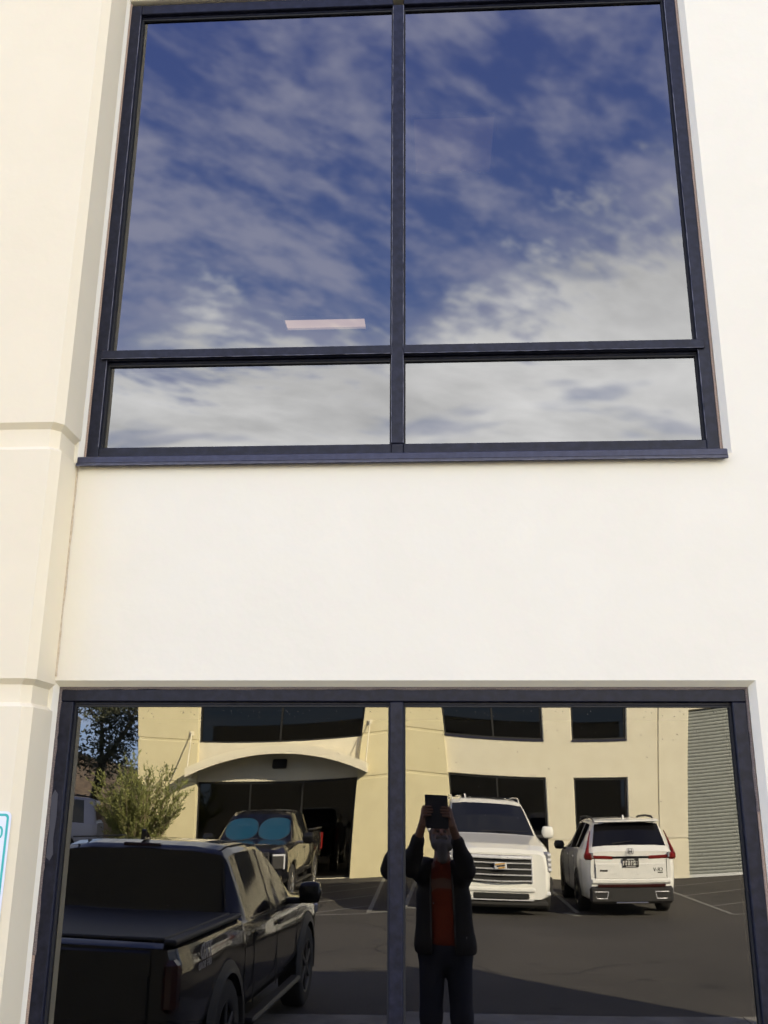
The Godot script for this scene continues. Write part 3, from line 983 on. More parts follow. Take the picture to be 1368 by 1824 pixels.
func car_shell(root: Node3D, c: Dictionary, paint_m: Material, glass_m: Material, shield_m: Material) -> void:
	var length: float = c.L
	var cuts := {}
	for k in int(length / 0.07) + 1:
		cuts[snappedf(length * k / int(length / 0.07), 0.001)] = true
	for key in ["T", "W", "B", "RW", "sill"]:
		for v in c[key]:
			cuts[snappedf(v[0], 0.001)] = true
	for iv in [c.front_glass, c.rear_glass] + c.side_glass:
		cuts[snappedf(iv[0], 0.001)] = true
		cuts[snappedf(iv[1], 0.001)] = true
	for a in c.arches:
		for q in 13:
			cuts[snappedf(a[0] - a[1] * cos(PI * q / 12.0), 0.001)] = true
	var ss: Array = cuts.keys()
	ss.sort()
	var rows := []
	for s in ss:
		rows.append(section(c, s))
	var at := func(i: int, k: int, sx: float) -> Vector3:
		var q: Vector2 = rows[i][k]
		return Vector3(sx * q.x, q.y, ss[i] - length * 0.5)
	var inside := func(s: float, iv: Array) -> bool: return s > iv[0] and s < iv[1]
	var body := tool()
	var shield := tool()
	var back := tool()
	var panes := {}
	for i in ss.size() - 1:
		var s: float = (ss[i] + ss[i + 1]) * 0.5
		for sx in [-1.0, 1.0]:
			for k in 10:
				var to := body
				if k >= 8 and inside.call(s, c.front_glass):
					to = shield
				elif k >= 8 and inside.call(s, c.rear_glass):
					to = back
				elif k == 6:
					for n in c.side_glass.size():
						if inside.call(s, c.side_glass[n]):
							var key := "%d %d" % [n, sx]
							if not panes.has(key):
								panes[key] = tool()
							to = panes[key]
				to.set_smooth_group(1 if k < 5 else 2)
				var a: Vector3 = at.call(i, k, sx)
				var b: Vector3 = at.call(i, k + 1, sx)
				var d: Vector3 = at.call(i + 1, k + 1, sx)
				var e: Vector3 = at.call(i + 1, k, sx)
				var out := Vector3(sx, 0.15, 0) if k < 7 else Vector3(sx * 0.15, 1, 0)
				if a.distance_to(b) + d.distance_to(e) > 1e-4:
					quad(to, a, b, d, e, out)
	# ends
	for e in [[0, -1.0], [ss.size() - 1, 1.0]]:
		body.set_smooth_group(4)
		for k in 10:
			quad(body, at.call(e[0], k, -1.0), at.call(e[0], k, 1.0), at.call(e[0], k + 1, 1.0), at.call(e[0], k + 1, -1.0), Vector3(0, 0, e[1]))
	put(root, "body", body, paint_m)
	put(root, "windshield", shield, shield_m)
	put(root, "rear_window", back, glass_m)
	for key in panes:
		put(root, "side_window", panes[key], glass_m)
	# floor pan and wheel wells, dark
	var pan := tool()
	var w: float = cv(c.W, length * 0.5)
	box(pan, Vector3(-w * 0.72, cv(c.sill, length * 0.5) - 0.02, -length * 0.5 + 0.12), Vector3(w * 0.72, cv(c.B, length * 0.5) - 0.12, length * 0.5 - 0.12))
	put(root, "floor_pan", pan, mats.plastic)

func wheel(root: Node3D, at: Vector3, r: float, wide: float, spokes: int, rim_m: Material) -> void:
	var sx := signf(at.x)
	var st := tool()
	var prof := [Vector2(0.66, 0.5), Vector2(0.9, 0.52), Vector2(0.985, 0.42), Vector2(1.0, 0.2), Vector2(1.0, -0.2), Vector2(0.985, -0.42), Vector2(0.9, -0.5), Vector2(0.6, -0.5)]
	var rows := []
	for p in prof:
		var row := PackedVector3Array()
		for k in 29:
			var a := TAU * k / 28.0
			row.append(Vector3(sx * p.y * wide, sin(a) * p.x * r, cos(a) * p.x * r))
		rows.append(row)
	sheet(st, rows, func(p): return Vector3(p.x * 2.0, p.y, p.z), 1)
	var o := put(root, "wheel", st, mats.rubber)
	o.position = at
	st = tool()
	var back := PackedVector2Array()
	for k in 24:
		back.append(Vector2(cos(TAU * k / 24.0), sin(TAU * k / 24.0)) * r * 0.66)
	slab(st, back, Transform3D(Basis(Vector3.UP, PI / 2), Vector3(sx * wide * 0.1, 0, 0)), 0.02)
	put(o, "wheel_well", st, mats.plastic)
	st = tool()
	for k in spokes:
		var b := Basis(Vector3.RIGHT, TAU * k / spokes)
		bevel_box(st, Transform3D(b, Vector3(sx * wide * 0.42, 0, 0) + b * Vector3(0, r * 0.36, 0)), Vector3(0.035, r * 0.62, r * 0.15), 0.008)
	var ring := []
	for p in [Vector2(0.58, 0.40), Vector2(0.61, 0.49), Vector2(0.66, 0.50)]:
		var row := PackedVector3Array()
		for k in 29:
			var a := TAU * k / 28.0
			row.append(Vector3(sx * p.y * wide, sin(a) * p.x * r, cos(a) * p.x * r))
		ring.append(row)
	sheet(st, ring, func(_p): return Vector3(sx, 0, 0), 1)
	bevel_box(st, Transform3D(Basis(), Vector3(sx * wide * 0.44, 0, 0)), Vector3(0.04, r * 0.26, r * 0.26), 0.02)
	put(o, "rim", st, rim_m)

func bit(root: Node, called: String, m: Material, at: Vector3, size: Vector3, bev := 0.008, turn := Vector3.ZERO) -> MeshInstance3D:
	var st := tool()
	bevel_box(st, Transform3D(), size, minf(bev, minf(size.x, minf(size.y, size.z)) * 0.45))
	var o := put(root, called, st, m)
	o.transform = Transform3D(Basis.from_euler(turn), at)
	return o

# a lofted wing-mirror shell on a stalk
func side_mirror(root: Node, at: Vector3, size: Vector3, cap: Material, stalk: Material) -> void:
	var sx := signf(at.x)
	var st := tool()
	var rows := []
	for i in 9:
		var u := -1.0 + 0.25 * i
		var row := PackedVector3Array()
		var f := pow(maxf(1.0 - pow(absf(u), 4.0), 0.0), 0.35)
		for k in 17:
			var a := TAU * k / 16.0
			var cx := signf(cos(a)) * pow(absf(cos(a)), 0.6)
			var cy := signf(sin(a)) * pow(absf(sin(a)), 0.6)
			row.append(Vector3(u * size.x * 0.5, cy * size.y * 0.5 * f, cx * size.z * 0.5 * f))
		rows.append(row)
	sheet(st, rows, func(p): return Vector3(p.x, p.y, p.z), 1)
	var o := put(root, "side_mirror", st, cap)
	o.position = at
	st = tool()
	bevel_box(st, Transform3D(Basis(), Vector3(-sx * size.x * 0.62, -size.y * 0.36, 0)), Vector3(size.x * 0.7, size.y * 0.26, size.z * 0.6), 0.012)
	put(o, "stalk", st, stalk)

func arch_flare(root: Node, c: Dictionary, a: Array, m: Material, wide: float) -> void:
	for sx in [-1.0, 1.0]:
		var st := tool()
		var rows := []
		for q in 21:
			var t := PI * (-0.06 + 1.12 * q / 20.0)
			var s: float = a[0] - a[1] * cos(t)
			var y: float = a[2] + a[1] * sin(t)
			var x := cv(c.W, s)
			var nrm := Vector3(0, sin(t), -cos(t))
			var base := Vector3(sx * x * 0.97, maxf(y, 0.22), s - c.L * 0.5)
			rows.append(PackedVector3Array([base - nrm * 0.02, base + Vector3(sx * wide, 0, 0) - nrm * 0.015, base + Vector3(sx * wide, 0, 0) + nrm * 0.035, base + nrm * 0.085 + Vector3(sx * wide * 0.35, 0, 0)]))
		sheet(st, rows, func(_p): return Vector3(sx, 0.2, 0), 1)
		put(root, "fender_flare", st, m)

func build_vehicles() -> void:
	vehicle_materials()
	near_pickup()
	far_pickup()
	big_suv()
	crossover()

# the black pickup standing beside the photographer, tail to the building
func near_pickup() -> void:
	var c := {
		"L": 5.3,
		"W": [[0, 0.80], [0.1, 0.93], [0.35, 1.0], [1.0, 1.02], [5.0, 1.02], [5.22, 1.0], [5.3, 0.97]],
		"sill": [[0, 0.36], [0.5, 0.40], [5.3, 0.44]],
		"B": [[0, 0.86], [0.4, 0.99], [1.3, 1.045], [3.6, 1.075], [3.66, 1.10], [5.3, 1.105]],
		"T": [[0, 0.94], [0.08, 1.01], [0.6, 1.08], [1.28, 1.14], [1.34, 1.155], [1.7, 1.40], [2.05, 1.595], [2.3, 1.665], [2.7, 1.69], [3.2, 1.685], [3.40, 1.655], [3.46, 1.62], [3.60, 1.16], [3.62, 1.145], [5.24, 1.145], [5.3, 1.12]],
		"RW": [[0, 0.72], [0.4, 0.89], [1.3, 0.92], [1.45, 0.89], [2.1, 0.76], [2.4, 0.755], [3.4, 0.745], [3.60, 0.84], [3.66, 0.95], [5.3, 0.95]],
		"arches": [[0.92, 0.43, 0.39], [4.15, 0.43, 0.39]],
		"front_glass": [1.34, 2.05], "rear_glass": [3.46, 3.59], "side_glass": [[1.62, 2.45], [2.51, 3.36]],
	}
	var t := thing("pickup_truck", "black pickup truck parked tail-first beside the photographer, mirrored in the lower left pane", "pickup truck", Vector3(-2.42, 0.0, 5.25), PI + deg_to_rad(4.0))
	var half: float = c.L * 0.5
	car_shell(t, c, mats.paint_black, mats.black_gloss, mats.car_glass)
	for a in c.arches:
		arch_flare(t, c, a, mats.plastic, 0.055)
		for sx in [-1.0, 1.0]:
			wheel(t, Vector3(sx * 0.90, 0.385, a[0] - half), 0.385, 0.25, 6, mats.alloy_dark)
	# bed cover, rails, tailgate
	bit(t, "bed_cover", mats.plastic, Vector3(0, 1.150, 4.42 - half), Vector3(1.74, 0.026, 1.56), 0.01)
	for sx in [-1.0, 1.0]:
		bit(t, "bed_rail", mats.plastic, Vector3(sx * 0.925, 1.142, 4.45 - half), Vector3(0.09, 0.035, 1.62), 0.012)
		bit(t, "tail_lamp", mats.lamp_smoked, Vector3(sx * 0.952, 0.90, 5.265 - half), Vector3(0.10, 0.30, 0.12), 0.03)
		bit(t, "door_handle", mats.paint_black, Vector3(sx * 1.025, 0.965, 2.38 - half), Vector3(0.03, 0.035, 0.17), 0.012)
		bit(t, "door_handle", mats.paint_black, Vector3(sx * 1.025, 0.975, 3.24 - half), Vector3(0.03, 0.035, 0.17), 0.012)
		for s in [1.52, 2.46, 3.34, 3.64]:
			bit(t, "door_seam", mats.seam, Vector3(sx * cv(c.W, s) * 0.9985, 0.74, s - half), Vector3(0.006, 0.56, 0.007), 0.001)
		bit(t, "side_step", mats.plastic, Vector3(sx * 1.02, 0.36, 2.5 - half), Vector3(0.12, 0.05, 2.0), 0.02)
		side_mirror(t, Vector3(sx * 1.19, 1.16, 1.78 - half), Vector3(0.25, 0.20, 0.16), mats.black_gloss, mats.plastic)
		bit(t, "window_trim", mats.chrome, Vector3(sx * 0.958, 1.088, 2.5 - half), Vector3(0.012, 0.012, 1.5), 0.003)
		bit(t, "headlight", mats.lamp_glass, Vector3(sx * 0.85, 0.86, 0.10 - half), Vector3(0.26, 0.14, 0.16), 0.04, Vector3(0, -sx * 0.5, 0))
		bit(t, "roof_strip", mats.plastic, Vector3(sx * 0.69, 1.676, 2.75 - half), Vector3(0.02, 0.012, 1.2), 0.004)
	bit(t, "tailgate", mats.paint_black, Vector3(0, 0.85, 5.305 - half), Vector3(1.64, 0.50, 0.03), 0.012)
	bit(t, "tailgate_handle", mats.plastic, Vector3(0, 1.0, 5.325 - half), Vector3(0.28, 0.09, 0.02), 0.008)
	bit(t, "rear_bumper", mats.plastic, Vector3(0, 0.50, 5.34 - half), Vector3(1.92, 0.20, 0.16), 0.04)
	bit(t, "front_bumper", mats.plastic, Vector3(0, 0.52, 0.02 - half), Vector3(1.62, 0.26, 0.18), 0.05)
	bit(t, "grille", mats.plastic, Vector3(0, 0.80, -0.01 - half), Vector3(1.1, 0.28, 0.05), 0.02)
	bit(t, "brake_lamp", mats.lamp_smoked, Vector3(0, 1.648, 3.452 - half), Vector3(0.34, 0.03, 0.03), 0.008)
	var fin := tool()
	slab(fin, PackedVector2Array([Vector2(-0.09, 0), Vector2(0.08, 0), Vector2(0.065, 0.075), Vector2(0.04, 0.085)]), Transform3D(Basis(Vector3.UP, -PI / 2), Vector3(0.06, 1.680, 3.22 - half)), 0.035)
	put(t, "roof_aerial", fin, mats.paint_black)
	# lettering on the flank of the bed
	var side := Basis(Vector3.UP, -PI / 2)
	lettering(t, "decal", "TRD", 0.10, mats.decal, Transform3D(side * Basis(Vector3.BACK, 0.0), Vector3(-1.012, 1.035, 4.72 - half)), true, 0.003)
	lettering(t, "decal", "OFF ROAD", 0.045, mats.decal, Transform3D(side, Vector3(-1.018, 0.955, 4.75 - half)), true, 0.003)

# the black pickup across the lot with the blue sunshade
func far_pickup() -> void:
	var c := {
		"L": 5.9,
		"W": [[0, 0.84], [0.08, 0.95], [0.3, 1.0], [1.0, 1.015], [5.7, 1.015], [5.9, 0.98]],
		"sill": [[0, 0.42], [0.5, 0.46], [5.9, 0.52]],
		"B": [[0, 1.02], [0.4, 1.12], [1.4, 1.19], [3.9, 1.23], [3.96, 1.36], [5.9, 1.38]],
		"T": [[0, 1.10], [0.06, 1.17], [0.5, 1.24], [1.4, 1.29], [1.45, 1.30], [1.85, 1.60], [2.2, 1.83], [2.45, 1.91], [2.9, 1.94], [3.5, 1.935], [3.72, 1.90], [3.78, 1.86], [3.93, 1.43], [3.97, 1.41], [5.86, 1.43], [5.9, 1.40]],
		"RW": [[0, 0.76], [0.4, 0.89], [1.4, 0.92], [1.5, 0.90], [2.25, 0.75], [3.7, 0.74], [3.93, 0.84], [4.0, 0.95], [5.9, 0.95]],
		"arches": [[1.0, 0.46, 0.42], [4.70, 0.46, 0.42]],
		"front_glass": [1.45, 2.2], "rear_glass": [3.78, 3.92], "side_glass": [[1.85, 2.66], [2.76, 3.52]],
	}
	var at := Vector3(-3.86, 0.0, 19.15)
	var turn := deg_to_rad(1.2)
	var t := thing("pickup_truck", "black pickup truck with blue sunshade parked at the arched entrance", "pickup truck", at, turn)
	var half: float = c.L * 0.5
	car_shell(t, c, mats.paint_black, mats.car_glass, mats.clear_glass)
	for a in c.arches:
		arch_flare(t, c, a, mats.paint_black, 0.03)
		for sx in [-1.0, 1.0]:
			wheel(t, Vector3(sx * 0.88, 0.41, a[0] - half), 0.41, 0.27, 6, mats.alloy)
	bit(t, "grille", mats.plastic, Vector3(0, 0.90, -0.02 - half), Vector3(1.28, 0.40, 0.06), 0.03)
	for k in 3:
		bit(t, "grille_bar", mats.black_gloss, Vector3(0, 0.79 + 0.11 * k, -0.055 - half), Vector3(1.24, 0.03, 0.03), 0.008)
	bit(t, "front_bumper", mats.paint_black, Vector3(0, 0.58, -0.02 - half), Vector3(1.86, 0.24, 0.20), 0.05)
	bit(t, "dashboard", mats.plastic, Vector3(0, 1.20, 1.75 - half), Vector3(1.5, 0.10, 0.5), 0.03)
	for sx in [-1.0, 1.0]:
		var hl := bit(t, "headlight", mats.plastic, Vector3(sx * 0.83, 0.91, 0.05 - half), Vector3(0.30, 0.30, 0.14), 0.02, Vector3(0, -sx * 0.30, 0))
		bit(hl, "daytime_lamp", mats.silver, Vector3(sx * 0.125, 0.0, -0.062), Vector3(0.035, 0.29, 0.03), 0.008)
		bit(hl, "daytime_lamp", mats.silver, Vector3(-sx * 0.01, 0.125, -0.062), Vector3(0.25, 0.04, 0.03), 0.008)
		side_mirror(t, Vector3(sx * 1.20, 1.30, 1.85 - half), Vector3(0.28, 0.23, 0.17), mats.black_gloss, mats.chrome)
		bit(t, "door_handle", mats.paint_black, Vector3(sx * 1.02, 1.08, 2.62 - half), Vector3(0.03, 0.04, 0.2), 0.012)
		for s in [1.55, 2.70, 3.62]:
			bit(t, "door_seam", mats.seam, Vector3(sx * cv(c.W, s) * 0.9985, 0.86, s - half), Vector3(0.006, 0.66, 0.008), 0.001)
		bit(t, "tail_lamp", mats.lamp_red, Vector3(sx * 0.985, 1.10, 5.84 - half), Vector3(0.10, 0.42, 0.14), 0.02)
		bit(t, "bed_rail", mats.plastic, Vector3(sx * 0.93, 1.43, 4.9 - half), Vector3(0.10, 0.04, 1.86), 0.012)
		bit(t, "side_step", mats.plastic, Vector3(sx * 0.98, 0.40, 2.7 - half), Vector3(0.14, 0.06, 2.3), 0.02)
	for k in 5:
		bit(t, "clearance_lamp", mats.plastic, Vector3(-0.5 + 0.25 * k, 1.915 if absf(k - 2) < 2 else 1.905, 2.42 - half), Vector3(0.10, 0.025, 0.07), 0.008)
	# the sunshade leans against the inside of the windshield
	var slope := atan2(1.83 - 1.30, 0.75)
	var sh := thing("sunshade", "blue twin-disc sunshade inside the windshield of the far pickup truck", "sunshade", at, turn)
	var tilt := Basis(Vector3.RIGHT, PI / 2 - slope)
	for sx in [-1.0, 1.0]:
		var disc := PackedVector2Array()
		for k in 28:
			var a := TAU * k / 28.0
			disc.append(Vector2(signf(cos(a)) * pow(absf(cos(a)), 0.8) * 0.39, signf(sin(a)) * pow(absf(sin(a)), 0.85) * 0.40))
		var st := tool()
		slab(st, disc, Transform3D(), 0.01)
		var d := put(sh, "shade_disc", st, mats.shade_blue)
		d.transform = Transform3D(tilt * Basis(Vector3.BACK, -sx * 0.10), Vector3(sx * 0.40, 1.512, 1.87 - half))
		var hem := tool()
		var ring := []
		for k in 29:
			ring.append(Vector3(disc[k % 28].x, disc[k % 28].y, 0))
		var rr := []
		rr.resize(29)
		rr.fill(0.008)
		tube(hem, ring, rr, 5)
		put(d, "hem", hem, mats.plastic)

# the large white car facing the glass
func big_suv() -> void:
	var c := {
		"L": 5.18,
		"W": [[0, 0.86], [0.05, 0.92], [0.15, 0.97], [0.4, 1.01], [0.9, 1.025], [4.6, 1.02], [5.0, 0.98], [5.18, 0.90]],
		"sill": [[0, 0.27], [0.2, 0.27], [0.5, 0.32], [4.6, 0.32], [5.18, 0.36]],
		"B": [[0, 0.95], [0.3, 1.05], [1.35, 1.16], [4.8, 1.18], [5.18, 1.1]],
		"T": [[0, 1.0], [0.06, 1.07], [0.35, 1.14], [1.3, 1.26], [1.36, 1.275], [1.8, 1.58], [2.15, 1.80], [2.4, 1.875], [2.9, 1.91], [4.3, 1.89], [4.7, 1.85], [4.82, 1.80], [5.08, 1.22], [5.18, 1.12]],
		"RW": [[0, 0.78], [0.3, 0.90], [1.3, 0.93], [1.45, 0.91], [2.2, 0.765], [2.5, 0.765], [4.6, 0.74], [5.18, 0.8]],
		"arches": [[0.98, 0.46, 0.42], [4.0, 0.46, 0.42]],
		"front_glass": [1.36, 2.15], "rear_glass": [4.82, 5.07], "side_glass": [[1.78, 2.66], [2.74, 3.64], [3.72, 4.60]],
	}
	var t := thing("suv", "large white suv with chrome grille facing the glass, mirrored beside the photographer", "suv", Vector3(0.83, 0.0, 17.55), deg_to_rad(-2.6))
	t.scale = Vector3(1.05, 1.105, 1.05)
	var half: float = c.L * 0.5
	car_shell(t, c, mats.paint_white, mats.car_glass, mats.car_glass)
	for a in c.arches:
		for sx in [-1.0, 1.0]:
			wheel(t, Vector3(sx * 0.885, 0.41, a[0] - half), 0.41, 0.28, 7, mats.chrome)
	# grille
	var f := -half
	var g := bit(t, "grille", mats.grille_black, Vector3(0, 0.745, f - 0.01), Vector3(1.20, 0.44, 0.05), 0.02)
	for k in 5:
		for sx in [-1.0, 1.0]:
			var y := -0.19 + 0.094 * k
			bit(g, "grille_bar", mats.silver, Vector3(sx * 0.30, y, -0.05), Vector3(0.60, 0.020 if k < 4 else 0.055, 0.04), 0.01, Vector3(0.35, sx * -0.06, sx * 0.02 if k == 0 else 0.0))
	for sx in [-1.0, 1.0]:
		bit(g, "grille_surround", mats.silver, Vector3(sx * 0.60, 0.0, -0.015), Vector3(0.035, 0.44, 0.05), 0.012)
		# lamps
		var hl := bit(t, "headlight", mats.lamp_glass, Vector3(sx * 0.895, 0.86, f + 0.13), Vector3(0.13, 0.34, 0.18), 0.03, Vector3(0, -sx * 0.6, 0))
		for k in 4:
			bit(hl, "lamp_element", mats.silver, Vector3(0, -0.12 + 0.08 * k, -0.095), Vector3(0.09, 0.05, 0.03), 0.012)
		bit(t, "vertical_lamp", mats.plastic, Vector3(sx * 0.96, 0.47, f + 0.17), Vector3(0.06, 0.30, 0.10), 0.015, Vector3(0, -sx * 0.6, 0))
		bit(t, "fog_lamp", mats.silver, Vector3(sx * 0.865, 0.36, f + 0.06), Vector3(0.18, 0.065, 0.06), 0.015, Vector3(0, -sx * 0.4, 0))
		side_mirror(t, Vector3(sx * 1.19, 1.31, 1.72 - half), Vector3(0.26, 0.22, 0.17), mats.paint_white, mats.plastic)
		var rail := tool()
		tube(rail, [Vector3(sx * 0.70, 1.845, 2.35 - half), Vector3(sx * 0.72, 1.90, 2.7 - half), Vector3(sx * 0.71, 1.915, 3.5 - half), Vector3(sx * 0.70, 1.90, 4.4 - half), Vector3(sx * 0.69, 1.85, 4.65 - half)], [0.016, 0.02, 0.02, 0.02, 0.016], 8)
		put(t, "roof_rail", rail, mats.paint_white)
		for s in [1.6, 2.70, 3.66]:
			bit(t, "door_seam", mats.seam, Vector3(sx * cv(c.W, s) * 0.9985, 0.78, s - half), Vector3(0.006, 0.70, 0.008), 0.001)
	bit(t, "lower_grille", mats.grille_black, Vector3(0, 0.315, f - 0.004), Vector3(1.06, 0.095, 0.05), 0.02)
	bit(t, "lower_trim", mats.silver, Vector3(0, 0.255, f - 0.004), Vector3(1.22, 0.018, 0.05), 0.006)
	bit(t, "air_dam", mats.plastic, Vector3(0, 0.20, f + 0.14), Vector3(1.78, 0.12, 0.26), 0.04)
	bit(t, "bumper_crease", mats.paint_white, Vector3(0, 0.415, f - 0.012), Vector3(1.30, 0.07, 0.04), 0.018)
	# emblem: a shield of coloured bars
	var em := bit(g, "emblem", mats.silver, Vector3(0.0, 0.05, -0.095), Vector3(0.24, 0.12, 0.03), 0.03)
	for k in 3:
		bit(em, "emblem_bar", mats.gold if k != 1 else mats.plastic, Vector3(0.015 * k - 0.01, 0.030 - 0.029 * k, -0.018), Vector3(0.19 - 0.03 * k, 0.024, 0.010), 0.003, Vector3(0, 0, 0.15))
	bit(t, "sunroof", mats.car_glass, Vector3(0, 1.912, 2.95 - half), Vector3(1.0, 0.012, 0.7), 0.004)
	for k in 5:
		bit(t, "roof_rib", mats.paint_white, Vector3(-0.52 + 0.26 * k, 1.905, 3.85 - half), Vector3(0.05, 0.02, 1.0), 0.008)
	var fin := tool()
	slab(fin, PackedVector2Array([Vector2(-0.10, 0), Vector2(0.08, 0), Vector2(0.07, 0.07), Vector2(0.045, 0.08)]), Transform3D(Basis(Vector3.UP, -PI / 2), Vector3(-0.42, 1.87, 2.52 - half)), 0.03)
	put(t, "roof_aerial", fin, mats.paint_white)
	bit(t, "wiper", mats.plastic, Vector3(0.2, 1.315, 1.40 - half), Vector3(1.1, 0.012, 0.02), 0.004, Vector3(0, 0.05, 0.02))

# the smaller white car with its tail to the glass
func crossover() -> void:
	var c := {
		"L": 4.69,
		"W": [[0, 0.72], [0.12, 0.84], [0.45, 0.91], [1.0, 0.925], [3.9, 0.93], [4.35, 0.905], [4.55, 0.86], [4.64, 0.82], [4.69, 0.77]],
		"sill": [[0, 0.26], [0.5, 0.25], [4.2, 0.26], [4.69, 0.30]],
		"B": [[0, 0.76], [0.5, 0.92], [1.2, 1.02], [3.6, 1.10], [4.3, 1.13], [4.69, 1.06]],
		"T": [[0, 0.80], [0.1, 0.92], [0.6, 1.0], [1.1, 1.07], [1.16, 1.085], [1.9, 1.50], [2.3, 1.62], [2.9, 1.66], [3.7, 1.645], [4.15, 1.61], [4.28, 1.575], [4.58, 1.19], [4.60, 1.17], [4.69, 1.09]],
		"RW": [[0, 0.60], [0.5, 0.80], [1.16, 0.82], [1.9, 0.64], [2.3, 0.65], [3.8, 0.64], [4.28, 0.66], [4.58, 0.76], [4.69, 0.68]],
		"arches": [[0.93, 0.39, 0.355], [3.63, 0.39, 0.355]],
		"front_glass": [1.16, 1.9], "rear_glass": [4.28, 4.58], "side_glass": [[1.62, 2.36], [2.44, 3.30], [3.38, 3.95]],
	}
	var t := thing("crossover", "white crossover with red wrap-around tail lamps parked tail to the glass", "crossover", Vector3(3.58, 0.0, 17.4), PI + deg_to_rad(0.6))
	t.scale = Vector3(1.03, 1.06, 1.03)
	var half: float = c.L * 0.5
	var r := half
	car_shell(t, c, mats.paint_white, mats.black_gloss, mats.car_glass)
	for a in c.arches:
		arch_flare(t, c, a, mats.plastic, 0.02)
		for sx in [-1.0, 1.0]:
			wheel(t, Vector3(sx * 0.80, 0.355, a[0] - half), 0.355, 0.24, 5, mats.black_gloss)
	for sx in [-1.0, 1.0]:
		# tail lamp: an upright along the window and a tongue towards the plate
		var up := tool()
		tube(up, [Vector3(sx * 0.715, 1.42, r - 0.30), Vector3(sx * 0.755, 1.30, r - 0.20), Vector3(sx * 0.80, 1.14, r - 0.10), Vector3(sx * 0.83, 1.03, r - 0.055)], [0.008, 0.014, 0.028, 0.045], 8)
		var tl := put(t, "tail_lamp", up, mats.lamp_red)
		bit(tl, "lamp_corner", mats.lamp_red, Vector3(sx * 0.79, 1.00, r - 0.05), Vector3(0.18, 0.12, 0.12), 0.03, Vector3(0, sx * 0.45, 0))
		bit(tl, "lamp_tongue", mats.lamp_red, Vector3(sx * 0.56, 0.985, r - 0.005), Vector3(0.44, 0.062, 0.035), 0.015, Vector3(0, 0, sx * 0.03))
		bit(tl, "reversing_lamp", mats.lamp_glass, Vector3(sx * 0.735, 1.02, r + 0.018), Vector3(0.05, 0.09, 0.02), 0.006, Vector3(0, sx * 0.3, 0))
		side_mirror(t, Vector3(sx * 1.03, 1.09, 1.62 - half), Vector3(0.24, 0.17, 0.14), mats.black_gloss, mats.plastic)
		var rail := tool()
		tube(rail, [Vector3(sx * 0.60, 1.60, 2.1 - half), Vector3(sx * 0.615, 1.655, 2.4 - half), Vector3(sx * 0.61, 1.675, 3.2 - half), Vector3(sx * 0.60, 1.655, 3.85 - half), Vector3(sx * 0.59, 1.60, 4.1 - half)], [0.016, 0.02, 0.02, 0.02, 0.016], 8)
		put(t, "roof_rail", rail, mats.plastic)
		for s in [1.45, 2.40, 3.34]:
			bit(t, "door_seam", mats.seam, Vector3(sx * cv(c.W, s) * 0.9985, 0.70, s - half), Vector3(0.006, 0.62, 0.008), 0.001)
		for s in [2.28, 3.18]:
			bit(t, "door_handle", mats.paint_white, Vector3(sx * 0.935, 0.95, s - half), Vector3(0.03, 0.03, 0.19), 0.012)
		# exhaust finishers
		var ex := tool()
		var o := [Vector2(-0.13, 0.055), Vector2(0.13, 0.055), Vector2(0.09, -0.055), Vector2(-0.10, -0.055)]
		var path := []
		for k in 5:
			path.append(Vector3(o[k % 4].x * sx, o[k % 4].y, 0))
		tube(ex, path, [0.009, 0.009, 0.009, 0.009, 0.009], 6)
		var e := put(t, "exhaust_finisher", ex, mats.silver)
		e.position = Vector3(sx * 0.58, 0.36, r + 0.035)
	bit(t, "spoiler", mats.paint_white, Vector3(0, 1.60, r - 0.37), Vector3(1.26, 0.035, 0.22), 0.015, Vector3(0.12, 0, 0))
	bit(t, "tailgate_bar", mats.black_gloss, Vector3(0, 0.985, r + 0.004), Vector3(0.70, 0.035, 0.02), 0.006)
	bit(t, "tailgate", mats.paint_white, Vector3(0, 0.755, r + 0.004), Vector3(1.36, 0.26, 0.03), 0.012)
	for sx in [-1.0, 1.0]:
		bit(t, "tailgate_seam", mats.seam, Vector3(sx * 0.69, 0.78, r + 0.004), Vector3(0.007, 0.44, 0.012), 0.001)
	bit(t, "bumper", mats.paint_white, Vector3(0, 0.585, r + 0.0), Vector3(1.54, 0.10, 0.07), 0.03)
	bit(t, "bumper_skirt", mats.plastic, Vector3(0, 0.36, r - 0.03), Vector3(1.60, 0.28, 0.14), 0.04)
	bit(t, "reflector", mats.lamp_smoked, Vector3(0, 0.515, r + 0.036), Vector3(1.30, 0.045, 0.016), 0.006)
	bit(t, "skid_plate", mats.alloy, Vector3(0, 0.235, r + 0.0), Vector3(0.62, 0.03, 0.10), 0.012)
	# number plate
	var pl := bit(t, "number_plate", mats.plate_black, Vector3(0, 0.895, r + 0.03), Vector3(0.31, 0.155, 0.012), 0.004)
	lettering(pl, "plate_digits", "21611", 0.075, mats.plate_white, Transform3D(Basis().scaled(Vector3(0.9, 1, 1)), Vector3(0.032, -0.005, 0.0065)), true, 0.002)
	bit(pl, "plate_rule", mats.plate_white, Vector3(0.0, 0.058, 0.007), Vector3(0.14, 0.012, 0.002), 0.0005)
	bit(pl, "plate_rule", mats.plate_white, Vector3(0.0, -0.064, 0.007), Vector3(0.19, 0.008, 0.002), 0.0005)
	var ring := tool()
	var rp := []
	var rr := []
	for k in 13:
		rp.append(Vector3(cos(TAU * k / 12.0) * 0.024, sin(TAU * k / 12.0) * 0.024, 0))
		rr.append(0.004)
	tube(ring, rp, rr, 4)
	put(pl, "plate_seal", ring, mats.plate_white).position = Vector3(-0.115, -0.005, 0.007)
	# emblem: a letter-like frame in a rounded outline
	var em := part(t, "emblem")
	em.position = Vector3(0, 1.075, r + 0.0)
	em.rotation.x = -0.45
